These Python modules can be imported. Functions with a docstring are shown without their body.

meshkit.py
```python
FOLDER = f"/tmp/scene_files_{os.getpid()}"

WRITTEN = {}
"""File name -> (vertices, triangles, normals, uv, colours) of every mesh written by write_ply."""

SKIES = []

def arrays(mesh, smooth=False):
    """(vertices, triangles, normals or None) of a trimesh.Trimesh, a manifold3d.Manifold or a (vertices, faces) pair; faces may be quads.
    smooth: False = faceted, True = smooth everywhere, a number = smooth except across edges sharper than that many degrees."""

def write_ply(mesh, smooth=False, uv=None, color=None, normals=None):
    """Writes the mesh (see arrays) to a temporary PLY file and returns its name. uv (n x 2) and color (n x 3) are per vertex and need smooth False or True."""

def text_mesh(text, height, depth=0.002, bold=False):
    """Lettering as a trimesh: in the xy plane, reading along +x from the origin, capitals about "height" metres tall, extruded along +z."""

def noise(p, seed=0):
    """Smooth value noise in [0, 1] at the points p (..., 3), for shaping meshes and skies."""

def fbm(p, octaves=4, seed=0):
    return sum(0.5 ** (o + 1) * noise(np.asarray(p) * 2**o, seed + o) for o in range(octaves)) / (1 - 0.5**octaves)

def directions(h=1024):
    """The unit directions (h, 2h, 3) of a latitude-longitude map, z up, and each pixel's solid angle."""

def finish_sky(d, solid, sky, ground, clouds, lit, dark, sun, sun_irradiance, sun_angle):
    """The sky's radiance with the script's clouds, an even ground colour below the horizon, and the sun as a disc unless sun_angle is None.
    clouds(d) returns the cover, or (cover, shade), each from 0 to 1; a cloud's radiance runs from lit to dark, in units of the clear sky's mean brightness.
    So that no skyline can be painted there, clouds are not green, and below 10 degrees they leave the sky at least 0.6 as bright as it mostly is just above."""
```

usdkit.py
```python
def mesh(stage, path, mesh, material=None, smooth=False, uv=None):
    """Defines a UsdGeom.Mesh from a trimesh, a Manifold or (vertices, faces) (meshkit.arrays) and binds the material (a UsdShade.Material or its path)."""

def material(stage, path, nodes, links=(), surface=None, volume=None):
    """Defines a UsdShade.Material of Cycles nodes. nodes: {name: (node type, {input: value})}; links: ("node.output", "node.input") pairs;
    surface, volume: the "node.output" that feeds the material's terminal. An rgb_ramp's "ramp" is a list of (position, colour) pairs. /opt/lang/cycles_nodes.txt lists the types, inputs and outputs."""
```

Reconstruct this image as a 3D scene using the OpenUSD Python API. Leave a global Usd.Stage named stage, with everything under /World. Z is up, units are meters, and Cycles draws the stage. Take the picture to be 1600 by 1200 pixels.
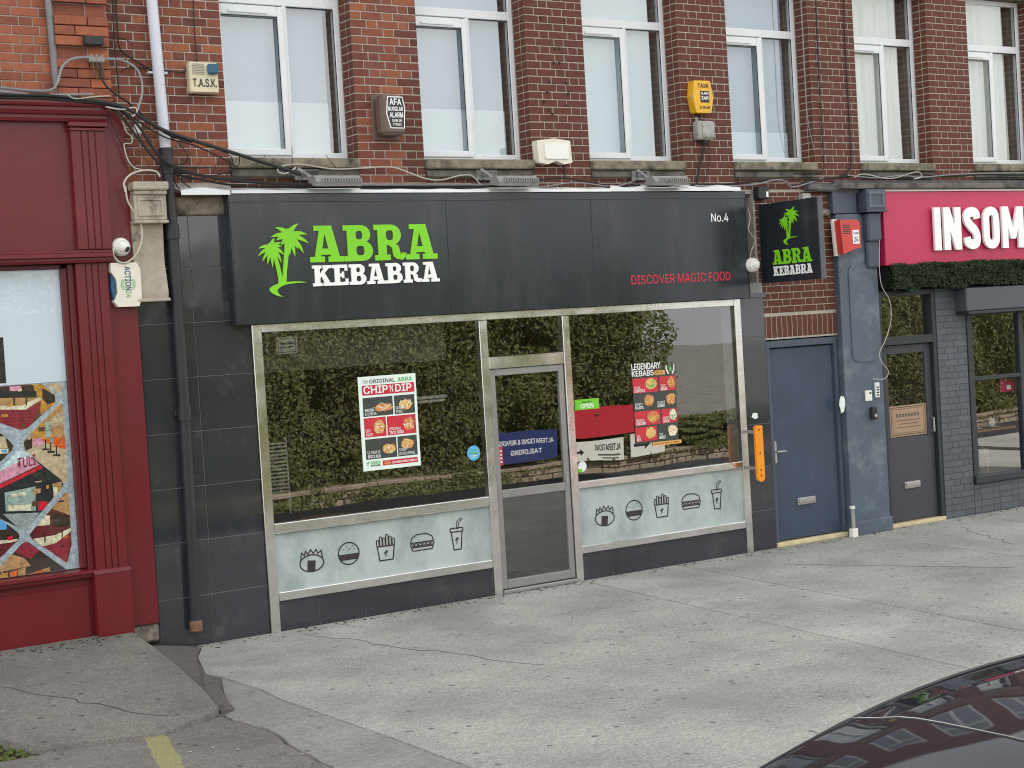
import math, random
import numpy as np, trimesh
import shapely
from shapely.geometry import Polygon, LineString, Point, box as sbox
from shapely.ops import unary_union
from shapely import affinity
from pxr import Usd, UsdGeom, UsdLux, UsdShade, Gf, Sdf
import usdkit, meshkit

stage = Usd.Stage.CreateInMemory()
UsdGeom.SetStageUpAxis(stage, UsdGeom.Tokens.z)
UsdGeom.SetStageMetersPerUnit(stage, 1.0)
UsdGeom.Xform.Define(stage, '/World')
rng = random.Random(7)

# ------------------------------------------------------------------ camera
CAM = np.array([-4.7885, -13.0453, 2.5639])
RC = np.array([[0.8346333, -0.54748766, -0.06036986],
               [-0.06947275, 0.00408999, -0.99757547],
               [0.54640717, 0.83680376, -0.03462183]])      # right, down, forward
cam = UsdGeom.Camera.Define(stage, '/World/camera')
cam.CreateHorizontalApertureAttr(36.0)
cam.CreateVerticalApertureAttr(27.0)
cam.CreateFocalLengthAttr(36.0 * 2500 / 1600)
cam.CreateClippingRangeAttr(Gf.Vec2f(0.1, 500))
cam.CreateExposureAttr(1.2)
m4 = Gf.Matrix4d(*RC[0], 0, *(-RC[1]), 0, *(-RC[2]), 0, *CAM, 1)
cam.AddTransformOp().Set(m4)

# ------------------------------------------------------------------ sky and sun (bright broken cloud; the sun stands behind the terrace, so its front and the pavement lie in shade)
SUN_EL, SUN_ROT = math.radians(41), math.radians(16)
sky_mat = usdkit.material(stage, '/World/Looks/sky', {
    'sky': ('sky_texture', {'sky_type': 'single_scattering', 'sun_disc': False, 'sun_elevation': SUN_EL, 'sun_rotation': SUN_ROT, 'aerosol_density': 2.0}),
    'tc': ('texture_coordinate', {}),
    'n': ('noise_texture', {'scale': 2.6, 'detail': 5.0, 'roughness': 0.55}),
    'r': ('rgb_ramp', {'ramp': [(0.30, (3.0, 3.2, 3.4)), (0.5, (4.6, 4.6, 4.6)), (0.72, (6.5, 6.4, 6.2))]}),
    'm': ('mix', {'fac': 0.92}),
    'bg': ('background_shader', {'strength': 0.13})},
    [('tc.generated', 'n.vector'), ('n.fac', 'r.fac'), ('sky.color', 'm.color1'), ('r.color', 'm.color2'), ('m.color', 'bg.color')],
    surface='bg.background')
dome = UsdLux.DomeLight.Define(stage, '/World/sky')
UsdShade.MaterialBindingAPI.Apply(dome.GetPrim()).Bind(sky_mat)
dome.GetPrim().SetCustomDataByKey('kind', 'structure')
sun = UsdLux.DistantLight.Define(stage, '/World/sun')
sun.CreateNormalizeAttr(True) if hasattr(sun, 'CreateNormalizeAttr') else None
sun.CreateIntensityAttr(1.0)
sun.CreateAngleAttr(0.6)
sun.CreateColorAttr(Gf.Vec3f(1.0, 0.96, 0.9))
to_sun = np.array([math.sin(SUN_ROT) * math.cos(SUN_EL), math.cos(SUN_ROT) * math.cos(SUN_EL), math.sin(SUN_EL)])
zax = to_sun; xax = np.cross([0, 0, 1.0], zax); xax /= np.linalg.norm(xax); yax = np.cross(zax, xax)
sun.AddTransformOp().Set(Gf.Matrix4d(*xax, 0, *yax, 0, *zax, 0, 0, 0, 30, 1))


# ------------------------------------------------------------------ helpers
def at(px, py, Y=0.0):
    """The point of the plane Y = const that stands at a pixel of the 1600 x 1200 photograph: (X, Z)."""
    w = np.array([(px - 800) / 2500, (py - 600) / 2500, 1.0]) @ RC
    q = CAM + w * ((Y - CAM[1]) / w[1])
    return float(q[0]), float(q[2])


def gnd(px, py, Z=0.0):
    w = np.array([(px - 800) / 2500, (py - 600) / 2500, 1.0]) @ RC
    q = CAM + w * ((Z - CAM[2]) / w[2])
    return float(q[0]), float(q[1])


def A(pts, Y):
    return [at(x, y, Y) for x, y in pts]


taken, origin = {}, {}


def numbered(parent, name):
    k = (parent, name)
    n = taken.get(k, 0)
    taken[k] = n + 1
    return f'{parent}/{name}' + (f'_{n:03d}' if n else '')


def tag(p, label=None, cat=None, group=None, kind=None):
    for k, v in (('label', label), ('category', cat), ('group', group), ('kind', kind)):
        if v:
            p.SetCustomDataByKey(k, v)
    return p


def thing(name, label, cat, loc=(0, 0, 0), group=None, kind=None):
    path = numbered('/World', name)
    x = UsdGeom.Xform.Define(stage, path)
    x.AddTranslateOp().Set(Gf.Vec3d(*map(float, loc)))
    origin[path] = np.array(loc, float)
    tag(x.GetPrim(), label, cat, group, kind)
    return path


def VF(m):
    if isinstance(m, (tuple, list)) and len(m) == 2 and not isinstance(m[0], (tuple, list)) and hasattr(m[0], 'shape') and m[0].ndim == 2:
        v, f = np.asarray(m[0], float), np.asarray(m[1], int)
        if f.shape[1] == 4:
            f = np.vstack([f[:, [0, 1, 2]], f[:, [0, 2, 3]]])
        return v, f
    if hasattr(m, 'to_mesh'):
        q = m.to_mesh()
        return np.array(q.vert_properties[:, :3], float), np.array(q.tri_verts, int)
    if hasattr(m, 'faces'):
        return np.array(m.vertices, float), np.array(m.faces, int)
    vs, fs, n = [], [], 0
    for q in m:
        v, f = VF(q)
        vs.append(v); fs.append(f + n); n += len(v)
    return np.vstack(vs), np.vstack(fs)


def part(parent, name, mesh, mat, label=None, smooth=False, kind=None):
    """One Mesh prim under a thing, a part or (parent None) /World; mesh in world coordinates."""
    v, f = VF(mesh)
    path = numbered(parent or '/World', name)
    o = origin.get(parent, np.zeros(3)) if parent else np.zeros(3)
    origin[path] = o
    usdkit.mesh(stage, path, (v - o, f), M(mat), smooth=smooth)
    tag(stage.GetPrimAtPath(path), label, kind=kind)
    return path


def solo(name, mesh, mat, label, cat, group=None, smooth=False, kind=None):
    p = part(None, name, mesh, mat, smooth=smooth)
    tag(stage.GetPrimAtPath(p), label, cat, group, kind)
    return p


BOXF = np.array([[0, 3, 2], [0, 2, 1], [4, 5, 6], [4, 6, 7], [0, 1, 5], [0, 5, 4], [1, 2, 6], [1, 6, 5], [2, 3, 7], [2, 7, 6], [3, 0, 4], [3, 4, 7]])


def B(x0, x1, y0, y1, z0, z1):
    v = np.array([[x0, y0, z0], [x1, y0, z0], [x1, y1, z0], [x0, y1, z0], [x0, y0, z1], [x1, y0, z1], [x1, y1, z1], [x0, y1, z1]], float)
    return v, BOXF.copy()


def RB(x0, x1, y0, y1, z0, z1, c=0.006):
    """A box whose edges are chamfered."""
    c = min(c, 0.45 * (x1 - x0), 0.45 * (y1 - y0), 0.45 * (z1 - z0))
    p = []
    for sx, sy, sz in np.ndindex(2, 2, 2):
        x, y, z = (x0, x1)[sx], (y0, y1)[sy], (z0, z1)[sz]
        dx, dy, dz = (c, -c)[sx], (c, -c)[sy], (c, -c)[sz]
        p += [[x + dx, y + dy, z], [x + dx, y, z + dz], [x, y + dy, z + dz]]
    h = trimesh.convex.convex_hull(np.array(p))
    return np.array(h.vertices), np.array(h.faces)


def brick_mesh(x0, x1, z0, z1, y, d=0.06, c=0.004, axis='y'):
    """A brick whose face stands at plane y (facing -y), with chamfered front arrises; 20 triangles. axis 'x': its face looks along -x at x = y."""
    c = min(c, 0.3 * (x1 - x0), 0.3 * (z1 - z0))
    j = [rng.uniform(-0.0012, 0.0012) for _ in range(4)]
    fr = [(x0 + c, y + j[0], z0 + c), (x1 - c, y + j[1], z0 + c), (x1 - c, y + j[2], z1 - c), (x0 + c, y + j[3], z1 - c)]
    md = [(x0, y + c, z0), (x1, y + c, z0), (x1, y + c, z1), (x0, y + c, z1)]
    bk = [(x0, y + d, z0), (x1, y + d, z0), (x1, y + d, z1), (x0, y + d, z1)]
    v = np.array(fr + md + bk, float)
    f = [[0, 1, 2], [0, 2, 3]]
    for a in (0, 4):
        for k in range(4):
            l = (k + 1) % 4
            f += [[a + k, a + 4 + k, a + 4 + l], [a + k, a + 4 + l, a + l]]
    f += [[8, 10, 9], [8, 11, 10]]
    if axis == 'x':
        v = np.stack([v[:, 1], -v[:, 0], v[:, 2]], 1)
    return v, np.array(f)


def ext(poly, y, d=0.004):
    """A shapely polygon in (X, Z) extruded from plane y outwards (towards -Y) by d."""
    out = []
    for g in getattr(poly, 'geoms', [poly]):
        if g.is_empty or g.geom_type != 'Polygon' or g.area < 1e-7:
            continue
        m = trimesh.creation.extrude_polygon(g, d, engine='earcut')
        v = np.array(m.vertices)
        out.append((np.stack([v[:, 0], y - v[:, 2], v[:, 1]], 1), np.array(m.faces)))
    return VF(out)


def cr(pts, n=6):
    """Catmull-Rom through points."""
    p = np.array(pts, float)
    p = np.vstack([2 * p[0] - p[1], p, 2 * p[-1] - p[-2]])
    t = np.linspace(0, 1, n, endpoint=False)[:, None]
    out = []
    for i in range(1, len(p) - 2):
        a, b, c, d = p[i - 1:i + 3]
        out.append(0.5 * (2 * b + (c - a) * t + (2 * a - 5 * b + 4 * c - d) * t ** 2 + (3 * b - a - 3 * c + d) * t ** 3))
    return np.vstack(out + [p[-2:-1]])


def tube(pts, r, n=8, curve=True, k=5):
    p = cr(pts, k) if curve and len(pts) > 2 else np.array(pts, float)
    r = np.broadcast_to(np.asarray(r, float), (len(p),)) if np.ndim(r) == 0 else np.interp(np.linspace(0, 1, len(p)), np.linspace(0, 1, len(r)), r)
    t = np.gradient(p, axis=0)
    t /= np.linalg.norm(t, axis=1, keepdims=True) + 1e-9
    u = np.cross(t[0], [0.3, 0.9, 0.1]); u /= np.linalg.norm(u)
    rings = []
    for i in range(len(p)):
        u = u - t[i] * (u @ t[i]); u /= np.linalg.norm(u) + 1e-9
        w = np.cross(t[i], u)
        a = np.linspace(0, 2 * np.pi, n, endpoint=False)
        rings.append(p[i] + r[i] * (np.cos(a)[:, None] * u + np.sin(a)[:, None] * w))
    v = np.vstack(rings + [p[:1], p[-1:]])
    f = []
    for i in range(len(p) - 1):
        for k2 in range(n):
            l = (k2 + 1) % n
            a, b, c, d = i * n + k2, i * n + l, (i + 1) * n + l, (i + 1) * n + k2
            f += [[a, b, c], [a, c, d]]
    e = len(p) * n
    for k2 in range(n):
        l = (k2 + 1) % n
        f += [[e, l, k2], [e + 1, (len(p) - 1) * n + k2, (len(p) - 1) * n + l]]
    return v, np.array(f)


def lathe(profile, c=(0, 0, 0), axis='z', n=24):
    """profile: (radius, height) pairs."""
    m = trimesh.creation.revolve(np.array(profile, float), sections=n)
    v = np.array(m.vertices)
    if axis == 'y':                                                # height runs towards -Y
        v = np.stack([v[:, 0], -v[:, 2], v[:, 1]], 1)
    elif axis == 'x':
        v = np.stack([v[:, 2], v[:, 0], v[:, 1]], 1)
    return v + np.array(c), np.array(m.faces)


def rot(mesh, ang, axis, c):
    v, f = VF(mesh)
    R = trimesh.transformations.rotation_matrix(ang, axis, c)
    return v @ R[:3, :3].T + R[:3, 3], f


def txt(s, x, z, h, y, d=0.002, bold=False, sx=1.0, slope=0.0, width=None, mirror=False):
    """Lettering on a plane facing -Y: lower left corner at (x, z), capitals h tall."""
    v, f = VF(meshkit.text_mesh(s, h, d, bold))
    if width:
        sx = width / (v[:, 0].max() - v[:, 0].min())
        v[:, 0] -= v[:, 0].min()
    X = v[:, 0] * sx
    return np.stack([x + X, y - v[:, 2], z + v[:, 1] + slope * X], 1), f


def R2(x0, x1, z0, z1, r=0.0):
    return sbox(x0 + r, z0 + r, x1 - r, z1 - r).buffer(r, quad_segs=4) if r else sbox(x0, z0, x1, z1)


def quad(a, b, c, d, u, v):
    """bilinear point of a quad: a lower left, b lower right, c upper right, d upper left."""
    a, b, c, d = map(np.array, (a, b, c, d))
    return tuple((a * (1 - u) + b * u) * (1 - v) + (d * (1 - u) + c * u) * v)


# ------------------------------------------------------------------ materials
def lin(r, g, b):
    return tuple(((c / 255) / 12.92 if c / 255 < 0.04045 else ((c / 255 + 0.055) / 1.055) ** 2.4) for c in (r, g, b))


LOOKS = {}


def M(name):
    return LOOKS[name]


def pm(name, base, rough=0.6, var=0.15, scale=5.0, bump=0.0, bscale=60.0, metallic=0.0, coat=0.0, rand=0.0, island=0.0, rvar=0.0, spec=0.5, stain=None, stain_scale=1.5, stain_at=(0.5, 0.7), streak=1.0, coat_rough=0.05):
    """Principled material: base colour with large and small noise, wear stains, fine bump and a per-object variation."""
    base = np.array(base, float)
    lo, hi = np.clip(base * (1 - var), 0, 1), np.clip(base * (1 + var), 0, 1)
    nodes = {'g': ('geometry', {}), 'n': ('noise_texture', {'scale': scale, 'detail': 6.0, 'roughness': 0.65}),
             'r': ('rgb_ramp', {'ramp': [(0.3, lo), (0.7, hi)]}),
             'p': ('principled_bsdf', {'roughness': rough, 'metallic': metallic, 'coat_weight': coat, 'coat_roughness': coat_rough, 'specular_ior_level': spec})}
    links = [('n.fac', 'r.fac')]
    if streak != 1.0:
        nodes['mp'] = ('mapping', {'scale': (1.0, 1.0, streak)})
        links += [('g.position', 'mp.vector'), ('mp.vector', 'n.vector')]
    else:
        links += [('g.position', 'n.vector')]
    col = 'r.color'
    if stain is not None:
        nodes['sn'] = ('noise_texture', {'scale': stain_scale, 'detail': 8.0, 'roughness': 0.7})
        nodes['sr'] = ('map_range', {'from_min': stain_at[0], 'from_max': stain_at[1], 'to_min': 0.0, 'to_max': 1.0, 'clamp': True})
        nodes['sm'] = ('mix', {'color2': stain})
        links += [('mp.vector' if streak != 1.0 else 'g.position', 'sn.vector'), ('sn.fac', 'sr.value'), ('sr.result', 'sm.fac'), (col, 'sm.color1')]
        col = 'sm.color'
    if rand or island:
        nodes['oi'] = ('object_info', {})
        nodes['rr'] = ('map_range', {'from_min': 0.0, 'from_max': 1.0, 'to_min': 1 - (rand or island), 'to_max': 1 + (rand or island)})
        nodes['hs'] = ('hsv', {})
        links += [(('oi.random' if rand else 'g.random_per_island'), 'rr.value'), ('rr.result', 'hs.value'), (col, 'hs.color')]
        col = 'hs.color'
    links += [(col, 'p.base_color')]
    if rvar:
        nodes['rn'] = ('noise_texture', {'scale': scale * 0.7, 'detail': 5.0})
        nodes['rm'] = ('map_range', {'from_min': 0.3, 'from_max': 0.7, 'to_min': max(0.02, rough - rvar), 'to_max': rough + rvar})
        links += [('g.position', 'rn.vector'), ('rn.fac', 'rm.value'), ('rm.result', 'p.roughness')]
    if bump:
        nodes['bn'] = ('noise_texture', {'scale': bscale, 'detail': 4.0, 'roughness': 0.6})
        nodes['b'] = ('bump', {'strength': min(1.0, bump), 'distance': 0.004})
        links += [('g.position', 'bn.vector'), ('bn.fac', 'b.height'), ('b.normal', 'p.normal')]
    LOOKS[name] = usdkit.material(stage, f'/World/Looks/{name}', nodes, links, surface='p.BSDF')


def flat(name, rgb, rough=0.6, **k):
    pm(name, lin(*rgb), rough, k.pop('var', 0.06), **k)


def glass(name, base=0.06, tint=(0.93, 0.96, 0.95), refl=(1, 1, 1), wob=0.0, top=0.9):
    nodes = {'lw': ('layer_weight', {'blend': 0.5}), 'pw': ('math', {'math_type': 'power', 'value2': 5.0}),
             'ma': ('math', {'math_type': 'multiply_add', 'value2': top, 'value3': base}),
             't': ('transparent_bsdf', {'color': tint}), 'gl': ('glossy_bsdf', {'color': refl, 'roughness': 0.0, 'distribution': 'ggx'}),
             'mx': ('mix_closure', {})}
    links = [('lw.facing', 'pw.value1'), ('pw.value', 'ma.value1'), ('ma.value', 'mx.fac'), ('t.BSDF', 'mx.closure1'), ('gl.BSDF', 'mx.closure2')]
    if wob:
        nodes |= {'g': ('geometry', {}), 'n': ('noise_texture', {'scale': 1.3, 'detail': 1.0}), 'b': ('bump', {'strength': wob, 'distance': 0.02})}
        links += [('g.position', 'n.vector'), ('n.fac', 'b.height'), ('b.normal', 'gl.normal')]
    LOOKS[name] = usdkit.material(stage, f'/World/Looks/{name}', nodes, links, surface='mx.closure')


SOOT = lin(52, 40, 36)
BR = [(0.190, 0.055, 0.031), (0.160, 0.046, 0.029), (0.208, 0.063, 0.033), (0.122, 0.038, 0.028), (0.172, 0.058, 0.036), (0.255, 0.084, 0.038)]
for i, b in enumerate(BR):
    pm(f'brick_{i}', b, 0.88, 0.22, 22, bump=0.5, bscale=90, stain=(0.09, 0.04, 0.034), stain_scale=3.0, stain_at=(0.56, 0.78), rand=0.12)
pm('brick_stuff', (0.180, 0.053, 0.031), 0.88, 0.25, 22, bump=0.5, bscale=90, stain=(0.09, 0.04, 0.034), stain_scale=3.0, stain_at=(0.56, 0.78), island=0.42)
OB = [(0.30, 0.093, 0.046), (0.26, 0.080, 0.044), (0.335, 0.110, 0.050), (0.215, 0.068, 0.042)]
for i, b in enumerate(OB):
    pm(f'orange_brick_{i}', b, 0.9, 0.22, 18, bump=0.5, bscale=90, stain=(0.13, 0.06, 0.045), stain_scale=2.5, stain_at=(0.56, 0.8), rand=0.12)
pm('mortar', (0.40, 0.36, 0.31), 0.95, 0.25, 14, bump=0.4, stain=(0.16, 0.13, 0.11), stain_scale=2.0, stain_at=(0.55, 0.75))
pm('mortar_grey', (0.30, 0.25, 0.22), 0.95, 0.25, 14, bump=0.4)
GB = [(0.082, 0.094, 0.104), (0.074, 0.086, 0.097), (0.090, 0.101, 0.112)]
for i, b in enumerate(GB):
    pm(f'grey_brick_{i}', b, 0.6, 0.12, 12, bump=0.3, bscale=70)
pm('grey_brick_stuff', GB[0], 0.6, 0.14, 12, bump=0.3, bscale=70, island=0.1)
pm('concrete_sill', lin(128, 120, 104), 0.95, 0.3, 14, bump=0.8, bscale=45, stain=lin(62, 60, 48), stain_scale=5, stain_at=(0.48, 0.66))
pm('ledge', lin(105, 100, 92), 0.9, 0.3, 9, bump=0.6, stain=lin(48, 46, 43), stain_scale=4, stain_at=(0.45, 0.65))
pm('lead', lin(92, 92, 92), 0.6, 0.3, 8, bump=0.3, stain=lin(55, 54, 52), stain_scale=5)
pm('bracket_stone', lin(166, 157, 142), 0.9, 0.16, 10, bump=0.6, stain=lin(78, 73, 66), stain_scale=4.5, stain_at=(0.55, 0.70))
pm('upvc', lin(222, 224, 226), 0.35, 0.05, 3, stain=lin(186, 184, 176), stain_scale=6, stain_at=(0.6, 0.8))
pm('gasket', lin(28, 28, 30), 0.6, 0.1)
pm('blind', lin(204, 216, 220), 0.9, 0.03, 1.2)
pm('blind_blue', lin(168, 182, 192), 0.9, 0.04, 1.0)
pm('curtain', lin(216, 219, 208), 0.9, 0.10, 9, streak=0.08)
pm('reveal_plaster', lin(150, 144, 128), 0.9, 0.1)
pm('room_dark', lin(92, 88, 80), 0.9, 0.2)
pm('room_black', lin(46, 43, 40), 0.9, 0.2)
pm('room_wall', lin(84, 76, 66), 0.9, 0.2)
pm('white_pipe', lin(200, 203, 212), 0.4, 0.06, 3, stain=lin(160, 158, 155), stain_scale=5, stain_at=(0.58, 0.8))
pm('black_pipe', lin(36, 37, 40), 0.42, 0.25, 8, stain=lin(74, 70, 66), stain_scale=9, stain_at=(0.6, 0.75), streak=0.3)
pm('rust', lin(120, 90, 68), 0.8, 0.2, 20)
pm('grey_pipe', lin(122, 122, 124), 0.6, 0.15, 8)
pm('cable_black', lin(30, 29, 29), 0.6, 0.2)
pm('cable_grey', lin(140, 141, 146), 0.55, 0.12)
pm('cable_white', lin(190, 186, 172), 0.6, 0.1)
pm('cable_brown', lin(96, 74, 58), 0.6, 0.1)
pm('tile', lin(36, 38, 42), 0.07, 0.10, 2.2, rvar=0.03, rand=0.10, spec=0.8, coat=0.3, stain=lin(66, 67, 69), stain_scale=3, stain_at=(0.55, 0.8))
pm('grout', lin(150, 150, 148), 0.9, 0.12, 9)
pm('sign_black', lin(29, 32, 37), 0.17, 0.10, 1.5, spec=0.6, bump=0.25, bscale=1.1, rvar=0.06, stain=lin(52, 54, 58), stain_scale=2.5, stain_at=(0.5, 0.75), streak=0.25)
pm('sign_edge', lin(78, 79, 82), 0.4, 0.08)
pm('green', lin(124, 205, 28), 0.45, 0.03)
pm('white_letter', lin(240, 241, 238), 0.5, 0.02)
pm('red_letter', lin(206, 52, 66), 0.5, 0.03)
pm('steel', (0.84, 0.83, 0.81), 0.19, 0.08, 5, metallic=1.0, rvar=0.06, bump=0.35, bscale=9)
pm('steel_brushed', (0.56, 0.54, 0.52), 0.32, 0.08, 12, metallic=1.0, streak=0.1)
pm('aluminium', lin(150, 148, 145), 0.35, 0.08, 5, metallic=0.6)
pm('frosted', lin(176, 186, 182), 0.22, 0.10, 3.0, stain=lin(136, 148, 145), stain_scale=2.6, stain_at=(0.46, 0.72), streak=0.6)
pm('ink', lin(45, 40, 40), 0.5, 0.05)
pm('ink_soft', lin(96, 88, 84), 0.6, 0.05)
pm('red_paint', lin(94, 21, 28), 0.34, 0.10, 1.6, stain=lin(108, 30, 36), stain_scale=3.2, stain_at=(0.56, 0.80), spec=0.5, bump=0.14, bscale=18, rvar=0.08)
pm('red_paint_dark', lin(84, 17, 24), 0.34, 0.08, 1.6, bump=0.05, bscale=12)
pm('film_white', lin(214, 226, 234), 0.3, 0.02, 1.2)
pm('film_black', lin(22, 22, 24), 0.4)
for n, c in dict(grey_print=(168, 180, 188), gold=(190, 138, 52), brown=(92, 62, 36), darkbrown=(46, 34, 28), brickred=(140, 40, 52), cream=(226, 214, 180), beige=(196, 176, 142),
                 tan=(184, 140, 92), orange=(224, 96, 36), pinkband=(214, 150, 172), printblack=(26, 28, 32), printgreen=(150, 170, 160), printred=(200, 26, 52), skyprint=(196, 220, 228),
                 floorgrey=(150, 158, 156), printblue=(92, 164, 216), maroon=(96, 26, 34), plum=(120, 40, 66)).items():
    flat('print_' + n, c, 0.35, var=0.42, scale=34)
flat('poster_paper', (226, 240, 230), 0.5)
flat('poster_dark', (58, 62, 58), 0.45, var=0.2, scale=30)
flat('poster_red', (196, 44, 58), 0.45, var=0.12, scale=12)
flat('poster_green', (96, 176, 96), 0.5)
flat('poster_black', (40, 46, 44), 0.5)
pm('food_fries', lin(226, 182, 104), 0.6, 0.55, 90)
pm('food_meat', lin(206, 128, 78), 0.6, 0.65, 110)
pm('food_sauce', lin(236, 226, 206), 0.5, 0.2, 60)
pm('food_box', lin(196, 152, 92), 0.6, 0.15, 30)
flat('poster_bluebanner', (44, 56, 110), 0.5)
flat('open_green', (112, 196, 40), 0.5)
flat('label_orange', (232, 170, 84), 0.5)
flat('sticker_blue', (90, 176, 220), 0.5)
flat('sticker_white', (226, 232, 228), 0.5)
pm('orange_plastic', lin(240, 146, 22), 0.35, 0.06, 6, stain=lin(200, 110, 20), stain_scale=12, stain_at=(0.62, 0.8))
pm('screw', lin(70, 52, 30), 0.5, 0.1)
pm('grey_blue', lin(78, 89, 100), 0.42, 0.07, 1.8, stain=lin(112, 122, 130), stain_scale=3, bump=0.08, bscale=15)
pm('grey_blue_dark', lin(66, 74, 86), 0.42, 0.07, 2, bump=0.05, bscale=15)
pm('door_blue', lin(58, 68, 84), 0.24, 0.10, 2, stain=lin(78, 86, 98), stain_scale=4, stain_at=(0.58, 0.75), bump=0.06, bscale=6)
pm('door_grey', lin(58, 60, 66), 0.3, 0.08, 2)
pm('threshold', lin(205, 190, 150), 0.6, 0.15, 10)
pm('coffee_pink', lin(186, 46, 84), 0.32, 0.04, 1.5)
pm('frame_dark', lin(36, 40, 44), 0.35, 0.08, 4)
pm('cassette', lin(66, 73, 79), 0.4, 0.06, 3)
pm('kraft', lin(168, 138, 112), 0.8, 0.08, 8)
pm('wood', lin(160, 116, 70), 0.5, 0.2, 14, streak=4)
pm('china', lin(226, 226, 222), 0.25, 0.03)
pm('chair_felt', lin(126, 130, 122), 0.9, 0.1, 20)
pm('box_cream', lin(206, 196, 166), 0.55, 0.08, 8, stain=lin(140, 128, 100), stain_scale=9, stain_at=(0.55, 0.75))
pm('box_blue', lin(36, 84, 112), 0.35, 0.08)
pm('box_brown', lin(96, 80, 72), 0.5, 0.12, 8, stain=lin(124, 78, 58), stain_scale=12, stain_at=(0.55, 0.7))
pm('box_yellow', lin(222, 168, 40), 0.4, 0.08, 8)
pm('box_white', lin(228, 228, 220), 0.4, 0.04, 4)
pm('box_offwhite', lin(220, 214, 198), 0.45, 0.05, 6)
pm('box_grey', lin(160, 160, 154), 0.6, 0.14, 12, stain=lin(110, 108, 102), stain_scale=10)
pm('box_red', lin(196, 62, 56), 0.4, 0.06, 6)
pm('box_black', lin(30, 30, 33), 0.5, 0.1)
pm('fitting_grey', lin(138, 136, 132), 0.6, 0.2, 14, stain=lin(80, 77, 72), stain_scale=14, stain_at=(0.52, 0.7))
pm('flashing_white', lin(224, 226, 226), 0.5, 0.06, 4, stain=lin(150, 148, 142), stain_scale=7, stain_at=(0.6, 0.8))
pm('rubble', lin(126, 118, 106), 0.95, 0.35, 18, bump=1.0, bscale=35, stain=lin(66, 60, 52), stain_scale=12)
pm('moss', lin(82, 96, 40), 0.95, 0.4, 60, bump=1.0, bscale=120)
pm('soil', lin(66, 54, 44), 0.95, 0.4, 40, bump=1.0, bscale=70)
pm('steel_red', lin(190, 40, 46), 0.5, 0.05)
glass('shop_glass', 0.22, (0.90, 0.93, 0.91), wob=0.05)
glass('win_glass', 0.24, (0.92, 0.95, 0.96), wob=0.12, top=1.0)
glass('film_glass', 0.05, (0.96, 0.97, 0.97))
pm('upper_glass', lin(120, 130, 138), 0.05, 0.05, 1.0, coat=1.0)
glass('car_glass', 0.10, (0.16, 0.19, 0.18))
pm('car_black', (0.005, 0.005, 0.007), 0.035, 0.05, 2, spec=0.45)
pm('car_trim', (0.012, 0.012, 0.013), 0.35, 0.1, 5)
pm('tyre', (0.018, 0.018, 0.018), 0.85, 0.1, 20, bump=0.3)
pm('alloy', (0.5, 0.5, 0.5), 0.3, 0.05, 4, metallic=1.0)
pm('lamp_red', (0.35, 0.01, 0.01), 0.15, 0.05, 4, coat=1.0)
pm('lamp_clear', (0.6, 0.6, 0.6), 0.08, 0.05, 4, coat=1.0)


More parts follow.
